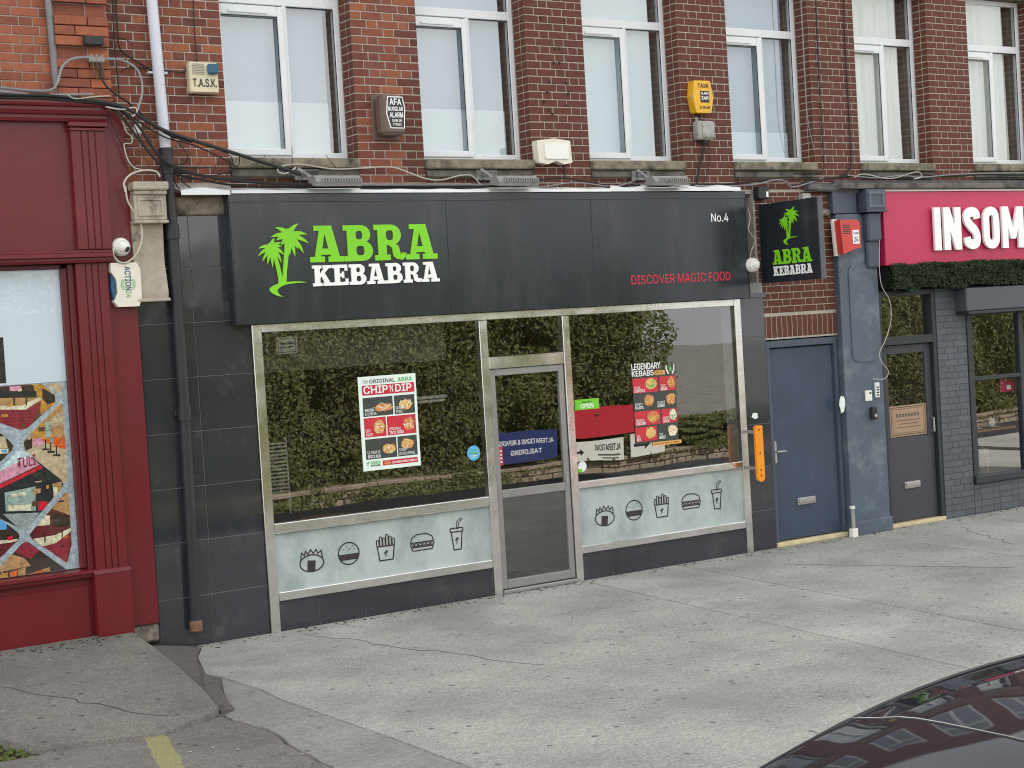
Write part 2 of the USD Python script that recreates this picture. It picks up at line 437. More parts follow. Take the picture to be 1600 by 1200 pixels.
def concrete(name, base, fine=0.42, blot=0.26, dark=(0.09, 0.085, 0.075), brush=1.0, speck=True):
    base = np.array(base)
    nodes = {'g': ('geometry', {}), 'mp': ('mapping', {'scale': (1.0, brush, 1.0)}),
             'n1': ('noise_texture', {'scale': 0.9, 'detail': 7.0, 'roughness': 0.6}),
             'r1': ('rgb_ramp', {'ramp': [(0.28, base * (1 - blot)), (0.5, base), (0.75, np.minimum(1, base * (1 + blot)))]}),
             'n2': ('noise_texture', {'scale': 75.0, 'detail': 5.0, 'roughness': 0.7}),
             'r2': ('map_range', {'from_min': 0.3, 'from_max': 0.7, 'to_min': 1 - fine, 'to_max': 1 + fine}),
             'hs': ('hsv', {}),
             'n3': ('noise_texture', {'scale': 2.7, 'detail': 9.0, 'roughness': 0.75}),
             'r3': ('map_range', {'from_min': 0.56, 'from_max': 0.74, 'to_min': 0.0, 'to_max': 0.7, 'clamp': True}),
             'm3': ('mix', {'color2': tuple(base * 0.58)}),
             'v': ('voronoi_texture', {'scale': 1.9, 'randomness': 1.0}),
             'vl': ('math', {'math_type': 'less_than', 'value2': 0.028}),
             'm4': ('mix', {'color2': (0.52, 0.51, 0.49)}),
             'v2': ('voronoi_texture', {'scale': 3.1, 'randomness': 1.0}),
             'vl2': ('math', {'math_type': 'less_than', 'value2': 0.05}),
             'm5': ('mix', {'color2': tuple(base * 0.45)}),
             'n4': ('noise_texture', {'scale': 17.0, 'detail': 6.0, 'roughness': 0.8}),
             'r4': ('map_range', {'from_min': 0.32, 'from_max': 0.68, 'to_min': 0.80, 'to_max': 1.20}),
             'h4': ('hsv', {}),
             'n5': ('noise_texture', {'scale': 0.55, 'detail': 4.0, 'roughness': 0.6}),
             'r5': ('map_range', {'from_min': 0.54, 'from_max': 0.66, 'to_min': 0.0, 'to_max': 0.55, 'clamp': True}),
             'm6': ('mix', {'color2': tuple(base * 0.66)}),
             'v3': ('voronoi_texture', {'scale': 5.0, 'randomness': 1.0}),
             'vl3': ('math', {'math_type': 'less_than', 'value2': 0.11}),
             'm7': ('mix', {'color2': tuple(base * 0.5)}),
             'b': ('bump', {'strength': 0.8, 'distance': 0.006}),
             'p': ('principled_bsdf', {'roughness': 0.95, 'specular_ior_level': 0.15})}
    links = [('g.position', 'mp.vector'), ('mp.vector', 'n2.vector'), ('g.position', 'n1.vector'), ('g.position', 'n3.vector'), ('g.position', 'v.vector'), ('g.position', 'v2.vector'),
             ('n1.fac', 'r1.fac'), ('r1.color', 'm3.color1'), ('n3.fac', 'r3.value'), ('r3.result', 'm3.fac'), ('m3.color', 'hs.color'),
             ('n2.fac', 'r2.value'), ('r2.result', 'hs.value'), ('v.distance', 'vl.value1'), ('hs.color', 'm5.color1'), ('v2.distance', 'vl2.value1'), ('vl2.value', 'm5.fac'),
             ('m5.color', 'm4.color1'), ('vl.value', 'm4.fac'), ('g.position', 'n4.vector'), ('g.position', 'n5.vector'), ('g.position', 'v3.vector'), ('n4.fac', 'r4.value'), ('r4.result', 'h4.value'), ('m4.color', 'h4.color'), ('h4.color', 'm6.color1'), ('n5.fac', 'r5.value'), ('r5.result', 'm6.fac'), ('v3.distance', 'vl3.value1'), ('vl3.value', 'm7.fac'), ('m6.color', 'm7.color1'), ('m7.color', 'p.base_color'), ('n2.fac', 'b.height'), ('b.normal', 'p.normal')]
    LOOKS[name] = usdkit.material(stage, f'/World/Looks/{name}', nodes, links, surface='p.BSDF')


concrete('pave', (0.40, 0.395, 0.36), brush=0.45)
concrete('pave_b', (0.43, 0.425, 0.39), brush=0.45)
concrete('pave_old', (0.235, 0.225, 0.20), fine=0.42, brush=0.8)
concrete('pave_ramp', (0.17, 0.16, 0.148), fine=0.4)
concrete('pave_patch', (0.215, 0.203, 0.183), fine=0.42)
concrete('pave_light', (0.31, 0.305, 0.28), fine=0.3)
concrete('asphalt', (0.055, 0.055, 0.057), fine=0.4)
pm('gap', (0.03, 0.028, 0.024), 0.95, 0.2, 10)
pm('kerb', (0.28, 0.275, 0.26), 0.9, 0.2, 8, bump=0.4)


def worn_paint(name, rgb, under, lo=0.42, hi=0.62):
    LOOKS[name] = usdkit.material(stage, f'/World/Looks/{name}', {
        'g': ('geometry', {}), 'n': ('noise_texture', {'scale': 90.0, 'detail': 9.0, 'roughness': 0.8}),
        'r': ('map_range', {'from_min': lo, 'from_max': hi, 'to_min': 0.0, 'to_max': 0.62, 'clamp': True}),
        't': ('transparent_bsdf', {}), 'p': ('principled_bsdf', {'base_color': lin(*rgb), 'roughness': 0.85}), 'm': ('mix_closure', {})},
        [('g.position', 'n.vector'), ('n.fac', 'r.value'), ('r.result', 'm.fac'), ('t.BSDF', 'm.closure1'), ('p.BSDF', 'm.closure2')], surface='m.closure')


worn_paint('yellow_worn', (200, 196, 108), None, 0.45, 0.68)
flat('road_yellow', (206, 160, 60), 0.8)


def leafmat(name, base, trans=0.35):
    base = np.array(base)
    LOOKS[name] = usdkit.material(stage, f'/World/Looks/{name}', {
        'g': ('geometry', {}), 'rr': ('map_range', {'to_min': 0.55, 'to_max': 1.5}), 'hs': ('hsv', {'color': tuple(base)}),
        'p': ('principled_bsdf', {'roughness': 0.5}), 't': ('translucent_bsdf', {}), 'm': ('mix_closure', {'fac': trans})},
        [('g.random_per_island', 'rr.value'), ('rr.result', 'hs.value'), ('hs.color', 'p.base_color'), ('hs.color', 't.color'), ('p.BSDF', 'm.closure1'), ('t.BSDF', 'm.closure2')], surface='m.closure')


leafmat('box_leaf', (0.06, 0.105, 0.04))
leafmat('ivy_leaf', (0.27, 0.30, 0.075))
pm('bark', (0.12, 0.09, 0.06), 0.9, 0.3, 12, bump=0.6)
pm('opp_stone', lin(150, 136, 118), 0.9, 0.3, 3, bump=0.8, stain=lin(96, 88, 78), stain_scale=4)


# ================================================================== THE SETTING: ground
def jag(p0, p1, n=14, a=0.02, seed=0):
    r = random.Random(seed)
    return [(p0[0] + (p1[0] - p0[0]) * t + r.uniform(-a, a) * (0 < t < 1), p0[1] + (p1[1] - p0[1]) * t + r.uniform(-a, a) * (0 < t < 1)) for t in np.linspace(0, 1, n)]


def slab_mesh(poly, z=0.0, d=0.06, zf=None):
    """A paving slab from an (X, Y) polygon, its top at z (or at zf(x, y)), with a slightly chamfered top edge."""
    out = []
    g = poly
    top = np.array(g.buffer(-0.006, join_style=2).exterior.coords)[:-1] if g.buffer(-0.006).geom_type == 'Polygon' else None
    m = trimesh.creation.extrude_polygon(g.buffer(-0.003, join_style=2), d, engine='earcut')
    v = np.array(m.vertices)
    hi = v[:, 2] > d / 2
    zz = np.array([zf(x, y) for x, y in v[:, :2]]) if zf else np.full(len(v), z)
    v[:, 2] = np.where(hi, zz, zz - d if not zf else np.minimum(zz - d, -0.06))
    return v, np.array(m.faces)


pav = thing('pavement', None, None, kind='structure')
part(pav, 'joint_bed', B(-9, 17, -7.2, -0.02, -0.12, -0.03), 'gap')
JX = lambda x, y: x + 0.106 * y                                     # the joints run slightly askew to the shops


def strip(x0, x1, y0, y1, seed):
    """Slab polygon between two askew joints."""
    l = [(JX(x0, y), y) for y in np.linspace(y0, y1, 9)]
    r = [(JX(x1, y), y) for y in np.linspace(y1, y0, 9)]
    rr = random.Random(seed)
    j = lambda p: (p[0] + rr.uniform(-0.004, 0.004), p[1])
    return Polygon([j(p) for p in l + r]).buffer(0)


fore = Polygon([(-9, -0.02), (-0.27, -0.02), (-0.30, -0.6), (-0.36, -1.3), (-0.44, -2.0), (-0.53, -2.52), (-0.60, -2.60)] + jag((-0.60, -2.60), (-1.06, -2.83), 8, 0.015, 3) + jag((-1.06, -2.83), (-1.80, -2.64), 9, 0.02, 4)
               + [(-1.93, -2.47), (-2.02, -2.12), (-2.30, -2.2)] + jag((-2.4, -2.5), (-9, -2.55), 20, 0.02, 5))
fz = lambda x, y: max(0.012, 0.235 + 0.085 * (y + 0.02)) if y > -2.75 else 0.006
fz2 = lambda x, y: 0.235 + (0.012 - 0.235) * min(1.0, max(0.0, -y / 2.85))
# the raised forecourt is cut into rings so that it can slope
part(pav, 'raised_slab', slab_mesh(fore, zf=fz2), 'pave_old', 'worn raised concrete slab sloping up to the red shop')
ramp = Polygon([(-0.262, -0.02), (0.30, -0.005), (0.30, -0.15), (0.12, -0.5), (-0.10, -1.2), (-0.28, -2.0), (-0.42, -2.52), (-0.52, -2.52), (-0.43, -2.0), (-0.35, -1.3), (-0.29, -0.6)])
rz = lambda x, y: 0.004 + max(0, 0.10 * (1 - max(0.0, (x + 0.27)) / 0.42)) * max(0.0, 1 + y / 2.5)
part(pav, 'ramp_fillet', slab_mesh(ramp, zf=rz), 'pave_ramp', 'dark mortar fillet in the corner beside the raised slab')
d0 = jag((-0.56, -2.62), (-0.50, -3.24), 8, 0.02, 6) + jag((-0.50, -3.24), (-0.62, -4.5), 10, 0.02, 7) + [(-0.95, -7.2)]
old = Polygon([(-9, -7.2), (-9, -2.58)] + jag((-9, -2.58), (-2.4, -2.52), 20, 0.02, 5)[1:] + [(-2.3, -2.68), (-1.86, -2.70)] + jag((-1.80, -2.67), (-1.06, -2.86), 9, 0.015, 4) + jag((-1.06, -2.86), (-0.60, -2.63), 8, 0.012, 3) + d0)
part(pav, 'patch_slab', slab_mesh(old.buffer(0), z=-0.004), 'pave_patch', 'rough dark concrete at the lower left')
s0 = Polygon([(-0.47, -2.58), (-0.25, -2.03), (-0.04, -1.35), (JX(0.02, -1.3) + 0.1, -1.3), (JX(0.19, -2.1), -2.1), (-0.035, -2.46), (-0.005, -4.0), (0.0, -7.2)] + list(reversed([(x + 0.02, y) for x, y in d0[8:]])) + [(x + 0.018, y) for x, y in reversed(d0[:8])])
s0 = Polygon([(-0.05, -1.42), (-0.012, -2.06), (-0.046, -2.46), (-0.005, -4.0), (0.0, -7.2)] + [(x + 0.02, y) for x, y in reversed(d0)] + [(-0.42, -2.53), (-0.28, -2.02)])
part(pav, 'slab', slab_mesh(s0.buffer(0), z=-0.002), 'pave_light')
part(pav, 'joint_filler', slab_mesh(Polygon([(-0.62, -2.75), (-0.45, -1.9), (-0.3, -0.5), (0.32, -0.01), (0.33, -0.3), (0.1, -2.9)]), z=-0.012, d=0.03), 'pave_ramp')
s1 = Polygon([(0.32, -0.005), (JX(4.42, 0), -0.005)] + [(JX(4.42, y), y) for y in np.linspace(0, -7.2, 9)] + [(0.012, -7.2), (0.006, -4.0), (-0.034, -2.47), (0.0, -2.06), (-0.035, -1.4), (-0.09, -1.2), (0.13, -0.5), (0.31, -0.15)])
part(pav, 'slab', slab_mesh(s1.buffer(0)), 'pave', 'broad pale concrete slab before the kebab shop')
k = 0
for x0, x1 in ((4.432, 5.62), (5.632, 8.25)):
    part(pav, 'slab', slab_mesh(strip(x0, x1, -0.005, -7.2, k)), ('pave_b', 'pave')[k % 2]); k += 1
for x0, x1 in ((8.262, 10.1), (10.112, 12.0), (12.012, 14.5), (14.512, 17.5)):
    part(pav, 'slab', slab_mesh(strip(x0, x1, -0.005, -2.47, k)), ('pave_b', 'pave')[k % 2]); k += 1
    part(pav, 'slab', slab_mesh(strip(x0, x1, -2.482, -7.2, k)), ('pave', 'pave_b')[k % 2]); k += 1
ks = []
for i in range(26):
    ks.append(RB(-9 + i * 1.0 + 0.004, -8 + i * 1.0 - 0.004, -7.36, -7.205, -0.2, 0.004, 0.012))
part(pav, 'kerb_stone', ks, 'kerb')
hole = Polygon([(-2.30, -2.2), (-2.02, -2.12), (-1.93, -2.47), (-1.80, -2.64), (-1.86, -2.70), (-2.3, -2.68), (-2.42, -2.5)])
hv, hf = slab_mesh(hole, z=-0.022, d=0.03)
solo('broken_ground', (hv, hf), 'soil', 'brown earth in the broken gap at the corner of the raised slab', 'soil', kind='stuff')
ms = []
for i in range(150):
    u, v2 = rng.random(), rng.random()
    x, y = -2.32 + u * 0.45, -2.18 - v2 * 0.5
    if hole.buffer(0.03).contains(Point(x, y)):
        s = rng.uniform(0.008, 0.026)
        ico = trimesh.creation.icosphere(0, s); ico.apply_scale([1, 1, 0.6]); ico.apply_translation([x, y, -0.02 + rng.random() * 0.02])
        ms.append((np.array(ico.vertices), np.array(ico.faces)))
solo('moss', ms, 'moss', 'green moss in the broken corner of the raised slab', 'moss', kind='stuff')
yl = Polygon(jag(gnd(222, 1150), gnd(256, 1143), 6, 0.008, 1) + jag(gnd(256, 1143), gnd(304, 1222), 16, 0.014, 2)[1:] + jag(gnd(260, 1230), gnd(222, 1150), 16, 0.014, 3)[:-1]).buffer(0)
solo('yellow_paint_mark', slab_mesh(yl, z=0.0005, d=0.001), 'yellow_worn', 'faded yellow paint mark on the dark concrete at lower left', 'paint mark')
# loose litter
lit = []
for i in range(70):
    x, y = gnd(rng.uniform(0, 1600), rng.uniform(960, 1190))
    if -2.2 < x < 8 and -5 < y < -0.4:
        z = max(0.003, fz2(x, y)) if x < -0.5 and y > -2.6 else 0.002
        s = rng.uniform(0.006, 0.014)
        lit.append(rot(B(x - s, x + s, y - s * 0.7, y + s * 0.7, z, z + 0.004), rng.random() * 3, [0, 0, 1], [x, y, z]))
solo('litter_crumbs', lit, 'pave_b', 'pale crumbs and scraps scattered over the pavement', 'litter', kind='stuff')

cr_ = []
for i, (p0, p1, n_) in enumerate((((1.2, -0.3), (1.9, -3.0), 16), ((6.3, -0.9), (7.4, -2.9), 14), ((-1.7, -1.0), (-0.9, -2.5), 12), ((9.3, -0.6), (8.6, -1.9), 10))):
    pts_ = jag(p0, p1, n_, 0.05, 60 + i)
    g_ = unary_union([LineString(pts_[k2:k2 + 2]).buffer(0.0022 + 0.0018 * math.sin(math.pi * k2 / n_)) for k2 in range(len(pts_) - 1)])
    for q in getattr(g_, 'geoms', [g_]):
        m_ = trimesh.creation.extrude_polygon(q, 0.0012, engine='earcut'); v_ = np.array(m_.vertices)
        v_[:, 2] += np.array([max(0.0, fz2(a, b)) + 0.001 if a < -0.55 else 0.0005 for a, b in v_[:, :2]])
        cr_.append((v_, np.array(m_.faces)))
part(pav, 'crack', cr_, 'gap', kind='stuff')

dl_, r_ = [], random.Random(77)
for i in range(420):
    x = r_.uniform(0.3, 13.0) if r_.random() < 0.8 else r_.uniform(-1.6, -0.3)
    y = -0.05 - abs(r_.gauss(0, 0.10)) - (0.08 if x < 0 else 0.0)
    z = fz2(x, y) + 0.002 if x < -0.27 else 0.002
    s_ = r_.uniform(0.004, 0.016)
    dl_.append(rot(rot(B(x - s_, x + s_, y - s_ * 0.5, y + s_ * 0.5, z, z + 0.002), r_.uniform(-0.3, 0.3), [1, 0, 0], [x, y, z]), r_.random() * 3.1, [0, 0, 1], [x, y, z]))
solo('wall_foot_debris', dl_, 'soil', 'brown crumbs and leaf scraps gathered along the foot of the shopfronts', 'debris', kind='stuff')

# road, far pavement and base ground (seen in the shop glass)
rd = thing('road', None, None, kind='structure')
v = np.array([[x, y, z] for y, z in ((-7.37, -0.13), (-11.2, -0.24), (-15.2, -1.0)) for x in (-40, 60)]); part(rd, 'carriageway', (v, np.array([[0, 3, 1], [0, 2, 3], [2, 5, 3], [2, 4, 5]])), 'asphalt')
for y in (-7.75, -7.97, -14.7, -14.92):
    z = float(np.interp(-y, [7.37, 11.2, 15.2], [-0.13, -0.24, -1.0])) + 0.012
    part(rd, 'yellow_line', B(-40, 60, y - 0.05, y + 0.05, z - 0.002, z + 0.002), 'road_yellow')
fp = thing('far_pavement', None, None, kind='structure')
part(fp, 'footway', B(-40, 60, -17.6, -15.2, -1.3, -0.9), 'pave')
g = thing('ground', None, None, kind='structure')
part(g, 'base', B(-160, 160, -160, 160, -1.6, -1.35), 'pave_old')
part(g, 'front_bank', B(-40, -9, -7.2, -0.02, -1.3, -0.01), 'pave'); part(g, 'front_bank', B(17.5, 60, -7.2, -0.02, -1.3, -0.01), 'pave')


# ================================================================== brickwork
CH = 0.075                                                          # one course
ZP = 3.905                                                          # a bed joint


def flemish(x0, x1, z0, z1, first=0, jt=0.009, closer=True):
    """Rectangles (x0, x1, z0, z1) of a Flemish-bonded panel."""
    out, row = [], int(round((z0 - ZP) / CH)) + first
    z = ZP + round((z0 - ZP) / CH) * CH
    while z < z1 - 0.02:
        x, k = x0, row % 2
        seq = ['H', 'S'] if k else ['S', 'H']
        if closer and not k:
            seq0 = [0.165]
        else:
            seq0 = []
        i = 0
        while x < x1 - 0.012:
            w = seq0.pop(0) if seq0 else ({'H': 0.1125, 'S': 0.225}[seq[(i + (0 if k else 1)) % 2]])
            if w != 0.165:
                i += 1
            w = min(w, x1 - x)
            if 0 < x1 - (x + w) < 0.045:
                w = x1 - x
            e = rng.uniform(-0.002, 0.002)
            out.append((x + jt / 2, x + w - jt / 2, z + jt / 2 + e * 0.5, min(z + CH, z1) - jt / 2 + e * 0.5))
            x += w
        z += CH
        row += 1
    return out


def pick(mats):
    return mats[min(len(mats) - 1, int(rng.random() ** 1.25 * len(mats)))]


def put_bricks(parent, items, mats, stuff, limit=300):
    """items: (score, mesh); the first 300 by score are parts of their own, the rest one joined part."""
    items.sort(key=lambda t: t[0])
    for s, m in items[:limit]:
        part(parent, 'brick', m, pick(mats))
    if items[limit:]:
        part(parent, 'brickwork', [m for _, m in items[limit:]], stuff, kind='stuff')


OPEN = [(0.93, 2.205), (2.905, 4.135), (4.835, 6.055), (6.735, 7.935), (8.640, 9.835), (10.54, 11.74), (12.44, 13.64)]
terr = thing('brick_terrace', 'long red brick terrace with a row of white windows above the shops', 'building', (4.0, 0.2, 0))
items = []
TOP = 6.68


def score(x, z, y=0):
    """Bricks that show largest first: inside the photograph, then by distance."""
    w = RC @ (np.array([x, y, z]) - CAM)
    px, py = 800 + 2500 * w[0] / w[2], 600 + 2500 * w[1] / w[2]
    return w[2] + (0 if -20 < px < 1620 and -20 < py < 1220 else 100)


for (x0, x1) in [(-0.21, OPEN[0][0])] + [(OPEN[i][1], OPEN[i + 1][0]) for i in range(6)] + [(13.64, 15.6)]:
    zb = 3.905 if x0 > 0 else 2.9
    for b in flemish(x0, x1, zb if x0 > 0.5 else 2.93, TOP):
        if b[0] < 0.9 and b[3] < 3.98 and b[0] > 0.30:
            continue
        items.append((score((b[0] + b[1]) / 2, (b[2] + b[3]) / 2), brick_mesh(*b, 0.0, 0.05)))
    part(terr, 'pier_wall', B(x0 + 0.004, x1 - 0.004, 0.0045, 0.34, zb, TOP + 0.02), 'mortar')
    if x0 > 0:                                                     # the reveal that faces left
        for b in flemish(-0.215, -0.002, 4.205, TOP, first=1, closer=False):
            items.append((score(x0, (b[2] + b[3]) / 2, 0.1) + 1.5, brick_mesh(b[0], b[1], b[2], b[3], x0 - 0.0005, 0.03, axis='x')))
# recessed band under the sills and over the side door
for (x0, x1) in [(OPEN[i][0], OPEN[i][1]) for i in range(7)]:
    for b in flemish(x0 + 0.004, x1 - 0.004, 3.905, 4.03):
        items.append((score(b[0], b[2]) + 3, brick_mesh(*b, 0.03, 0.04)))
    part(terr, 'band_wall', B(x0 + 0.003, x1 - 0.003, 0.0345, 0.30, 3.86, 4.118), 'mortar')
    part(terr, 'ledge', RB(x0 + 0.012, x1 - 0.012, -0.012, 0.05, 4.035, 4.098, 0.008), 'ledge')
for b in flemish(7.0, 8.14, 2.53, 3.88):
    items.append((score(b[0], b[2]), brick_mesh(*b, 0.0, 0.05)))
for i in range(15):
    x = 7.0 + i * 0.0762
    items.append((score(x, 2.4), brick_mesh(x + 0.004, x + 0.072, 2.29, 2.522, 0.0, 0.05)))
part(terr, 'band_wall', B(6.98, 8.15, 0.0045, 0.25, 2.27, 3.9), 'mortar')
put_bricks(terr, items, [f'brick_{i}' for i in range(6)], 'brick_stuff')
LOOKS['far_brick'] = usdkit.material(stage, '/World/Looks/far_brick', {
    'g': ('geometry', {}), 'mp': ('mapping', {'rotation': (math.pi / 2, 0, 0)}),
    'b': ('brick_texture', {'scale': 1.0, 'brick_width': 0.225, 'row_height': 0.075, 'mortar_size': 0.006, 'color1': BR[0], 'color2': BR[3], 'mortar': (0.4, 0.35, 0.3)}),
    'p': ('principled_bsdf', {'roughness': 0.9})}, [('g.position', 'mp.vector'), ('mp.vector', 'b.vector'), ('b.color', 'p.base_color')], surface='p.BSDF')
part(terr, 'upper_wall', B(-0.21, 15.6, -0.004, 0.34, TOP + 0.022, 9.9), 'far_brick')
for (x0, x1) in OPEN:
    part(terr, 'lintel', RB(x0 - 0.004, x1 + 0.004, 0.012, 0.3, 6.245, TOP + 0.015, 0.01), 'concrete_sill')
part(terr, 'roof_slab', [B(-4.5, 15.6, 0.3, 9.0, 9.6, 9.9), B(-4.5, 15.6, 8.8, 9.0, -0.5, 9.6), B(-4.6, -4.5, 0.0, 9.0, -0.5, 9.9), B(15.6, 15.7, 0.0, 9.0, -0.5, 9.9)], 'far_brick')
for x0, x1 in OPEN:                                                 # the storey above, seen only in the car's roof
    part(terr, 'upper_window', [RB(x0, x1, -0.02, 0.1, 7.4, 7.47, 0.005), RB(x0, x1, -0.02, 0.1, 9.1, 9.17, 0.005), RB(x0, x0 + 0.07, -0.018, 0.1, 7.47, 9.1, 0.005), RB(x1 - 0.07, x1, -0.018, 0.1, 7.47, 9.1, 0.005), RB((x0 + x1) / 2 - 0.05, (x0 + x1) / 2 + 0.05, -0.016, 0.1, 7.47, 8.7, 0.005), RB(x0 + 0.07, x1 - 0.07, -0.017, 0.1, 8.7, 8.78, 0.005)], 'upvc')
    part(terr, 'upper_pane', B(x0 + 0.06, x1 - 0.06, -0.008, 0.0, 7.46, 9.11), 'upper_glass'); part(terr, 'upper_sill', RB(x0 - 0.05, x1 + 0.05, -0.08, 0.1, 7.30, 7.395, 0.01), 'concrete_sill')
# rooms behind the windows
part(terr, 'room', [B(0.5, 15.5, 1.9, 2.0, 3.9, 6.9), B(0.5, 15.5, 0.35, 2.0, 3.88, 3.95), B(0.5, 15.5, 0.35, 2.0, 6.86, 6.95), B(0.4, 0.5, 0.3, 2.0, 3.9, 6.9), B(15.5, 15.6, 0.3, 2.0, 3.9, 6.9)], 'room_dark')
WS = ['blind_blue', 'blind_blue', 'blind', 'blind_blue', 'curtain', 'curtain', 'curtain']
for i, (x0, x1) in enumerate(OPEN):
    z0, z1, yf = 4.225, 6.24, 0.215
    ww = x1 - x0
    # sill (front pieces run past the opening to the right, as built)
    sx1 = x1 + (0.0 if i == 0 else 0.0)
    part(terr, 'sill', RB(x0 + 0.003, x1 - 0.003, -0.045 if i else -0.04, 0.21, 4.112, 4.203, 0.010), 'concrete_sill')
    F = 0.055
    zt0, zt1 = 5.605, 5.69
    xm = x0 + 0.118 + 0.50 * (ww - 0.118) - 0.03                   # mullion
    fr = [RB(x0, x0 + F + 0.03, yf, yf + 0.07, z0, z1, 0.006), RB(x1 - F, x1, yf, yf + 0.07, z0, z1, 0.006),
          RB(x0 + F + 0.03, x1 - F, yf, yf + 0.07, z0, z0 + F, 0.006), RB(x0 + F + 0.03, x1 - F, yf, yf + 0.07, z1 - F, z1, 0.006),
          RB(x0 + F + 0.03, x1 - F, yf + 0.002, yf + 0.07, zt0, zt1, 0.006), RB(xm + 0.03, xm + 0.075, yf + 0.002, yf + 0.07, z0 + F, zt0, 0.006)]
    w = part(terr, 'window', fr, 'upvc', smooth=False)
    # opening sash on the left, proud of the frame
    s0, s1 = x0 + 0.03, xm + 0.035
    S = 0.062
    ys = yf - 0.018
    part(w, 'sash', [RB(s0, s0 + S, ys, yf - 0.001, z0 + 0.025, zt0 - 0.012, 0.007), RB(s1 - S, s1, ys, yf - 0.001, z0 + 0.025, zt0 - 0.012, 0.007),
                     RB(s0 + S, s1 - S, ys, yf - 0.001, z0 + 0.025, z0 + 0.025 + S, 0.007), RB(s0 + S, s1 - S, ys, yf - 0.001, zt0 - 0.012 - S - 0.03, zt0 - 0.012, 0.007)], 'upvc')
    part(w, 'trickle_vent', RB(s0 + 0.13, s1 - 0.16, ys - 0.012, ys - 0.0005, zt0 - 0.085, zt0 - 0.06, 0.004), 'upvc')
    part(w, 'gasket', [B(s0 + S, s1 - S, ys + 0.006, ys + 0.012, zt0 - 0.012 - S - 0.036, zt0 - 0.012 - S - 0.03), B(s1 - S - 0.007, s1 - S, ys + 0.006, ys + 0.012, z0 + 0.09, zt0 - 0.11),
                       B(xm + 0.075, x1 - F, yf + 0.012, yf + 0.02, zt0 - 0.007, zt0), B(x1 - F - 0.006, x1 - F, yf + 0.012, yf + 0.02, z0 + F, zt0), B(x1 - F - 0.006, x1 - F, yf + 0.012, yf + 0.02, zt1, z1 - F)], 'gasket')
    yg = yf + 0.03
    for a, b, c, d in ((s0 + S - 0.004, s1 - S + 0.004, z0 + 0.08, zt0 - 0.1), (xm + 0.07, x1 - F + 0.004, z0 + F - 0.004, zt0 + 0.004), (x0 + F, x1 - F + 0.004, zt1 - 0.004, z1 - F + 0.004)):
        t = rng.uniform(-0.0015, 0.0015)
        v = np.array([[a, yg - t, c], [b, yg + t, c], [b, yg + t, d], [a, yg - t, d]])
        part(w, 'pane', (v, np.array([[0, 1, 2], [0, 2, 3]])), 'win_glass')
    # blind or curtain a hand's breadth behind the glass, short of the right jamb
    yb = yf + 0.10
    xb = x1 - F - (0.07, 0.05, 0.08, 0.07, 0.13, 0.12, 0.08)[i]
    part(w, 'inner_reveal', B(x1 - 0.012, x1 + 0.06, yf + 0.075, 0.75, z0, z1), 'reveal_plaster')
    n = 46
    xs = np.linspace(x0 + 0.02, xb, n)
    amp = 0.0008 if i < 4 else 0.022
    ph = np.array([amp * math.sin(x * (60 if i < 4 else 46)) + ((0.002 if i < 4 else 0.012) * math.sin(x * 9 + i)) for x in xs])
    lean = (0.0 if i < 4 else 0.03)
    v = np.vstack([np.stack([xs, yb + ph, np.full(n, z0 + 0.02)], 1), np.stack([xs - lean * (xs - x0), yb + ph, np.full(n, z1)], 1)])
    f = []
    for q in range(n - 1):
        f += [[q, q + 1, n + q + 1], [q, n + q + 1, n + q]]
    part(w, 'curtain' if i >= 4 else 'blind', (v, np.array(f)), WS[i], smooth=True)
    if i in (0, 1, 3):
        part(w, 'lower_film', B(x0 + 0.02, xb - 0.01, yb - 0.03, yb - 0.026, z0 + 0.02, z0 + (0.52, 0.50, 0, 0.34)[i]), 'blind', 'paler strip across the foot of the blind')

# ------------------------------------------------------------------ brick building on the left
lb = thing('orange_brick_building', 'orange red brick front with raised blocks above the red shop', 'building', (-2.0, 0.1, 0))
items = []
xp0, xp1 = at(86, 60, -0.10)[0], at(171, 60, -0.10)[0]
for b in flemish(-3.2, xp0, 4.63, TOP, first=1):
    items.append((score(b[0], b[2]), brick_mesh(*b, -0.02, 0.05)))
part(lb, 'wall', B(-4.5, xp0 + 0.02, -0.0155, 0.3, 4.5, TOP + 0.02), 'mortar_grey')
part(lb, 'wall', B(xp0 + 0.002, xp1 - 0.002, -0.052, 0.3, 4.5, TOP + 0.02), 'mortar_grey')
part(lb, 'upper_wall', B(-4.5, xp1, -0.03, 0.3, TOP + 0.022, 9.9), 'far_brick')
zr0, zr1 = at(130, 72, -0.1)[1], at(130, 24, -0.1)[1]
zz = [(4.6, zr0 - 0.105, -0.085), (zr0 - 0.105, zr0, -0.055), (zr0, zr1, -0.10), (zr1, zr1 + 0.10, -0.055), (zr1 + 0.10, TOP, -0.10)]
for za, zb, y in zz:
    n = max(1, int(round((zb - za) / CH)))
    h = (zb - za) / n
    for r in range(n):
        x = xp0
        k = r % 2
        ws = ([0.15, 0.25] if k else [0.245, 0.155])
        tot = sum(ws)
        for wv in ws:
            wv *= (xp1 - xp0) / tot
            items.append((score(x, za), brick_mesh(x + 0.004, x + wv - 0.004, za + r * h + 0.004, za + (r + 1) * h - 0.004, y, 0.09)))
            x += wv
put_bricks(lb, items, [f'orange_brick_{i}' for i in range(4)], 'brick_stuff')


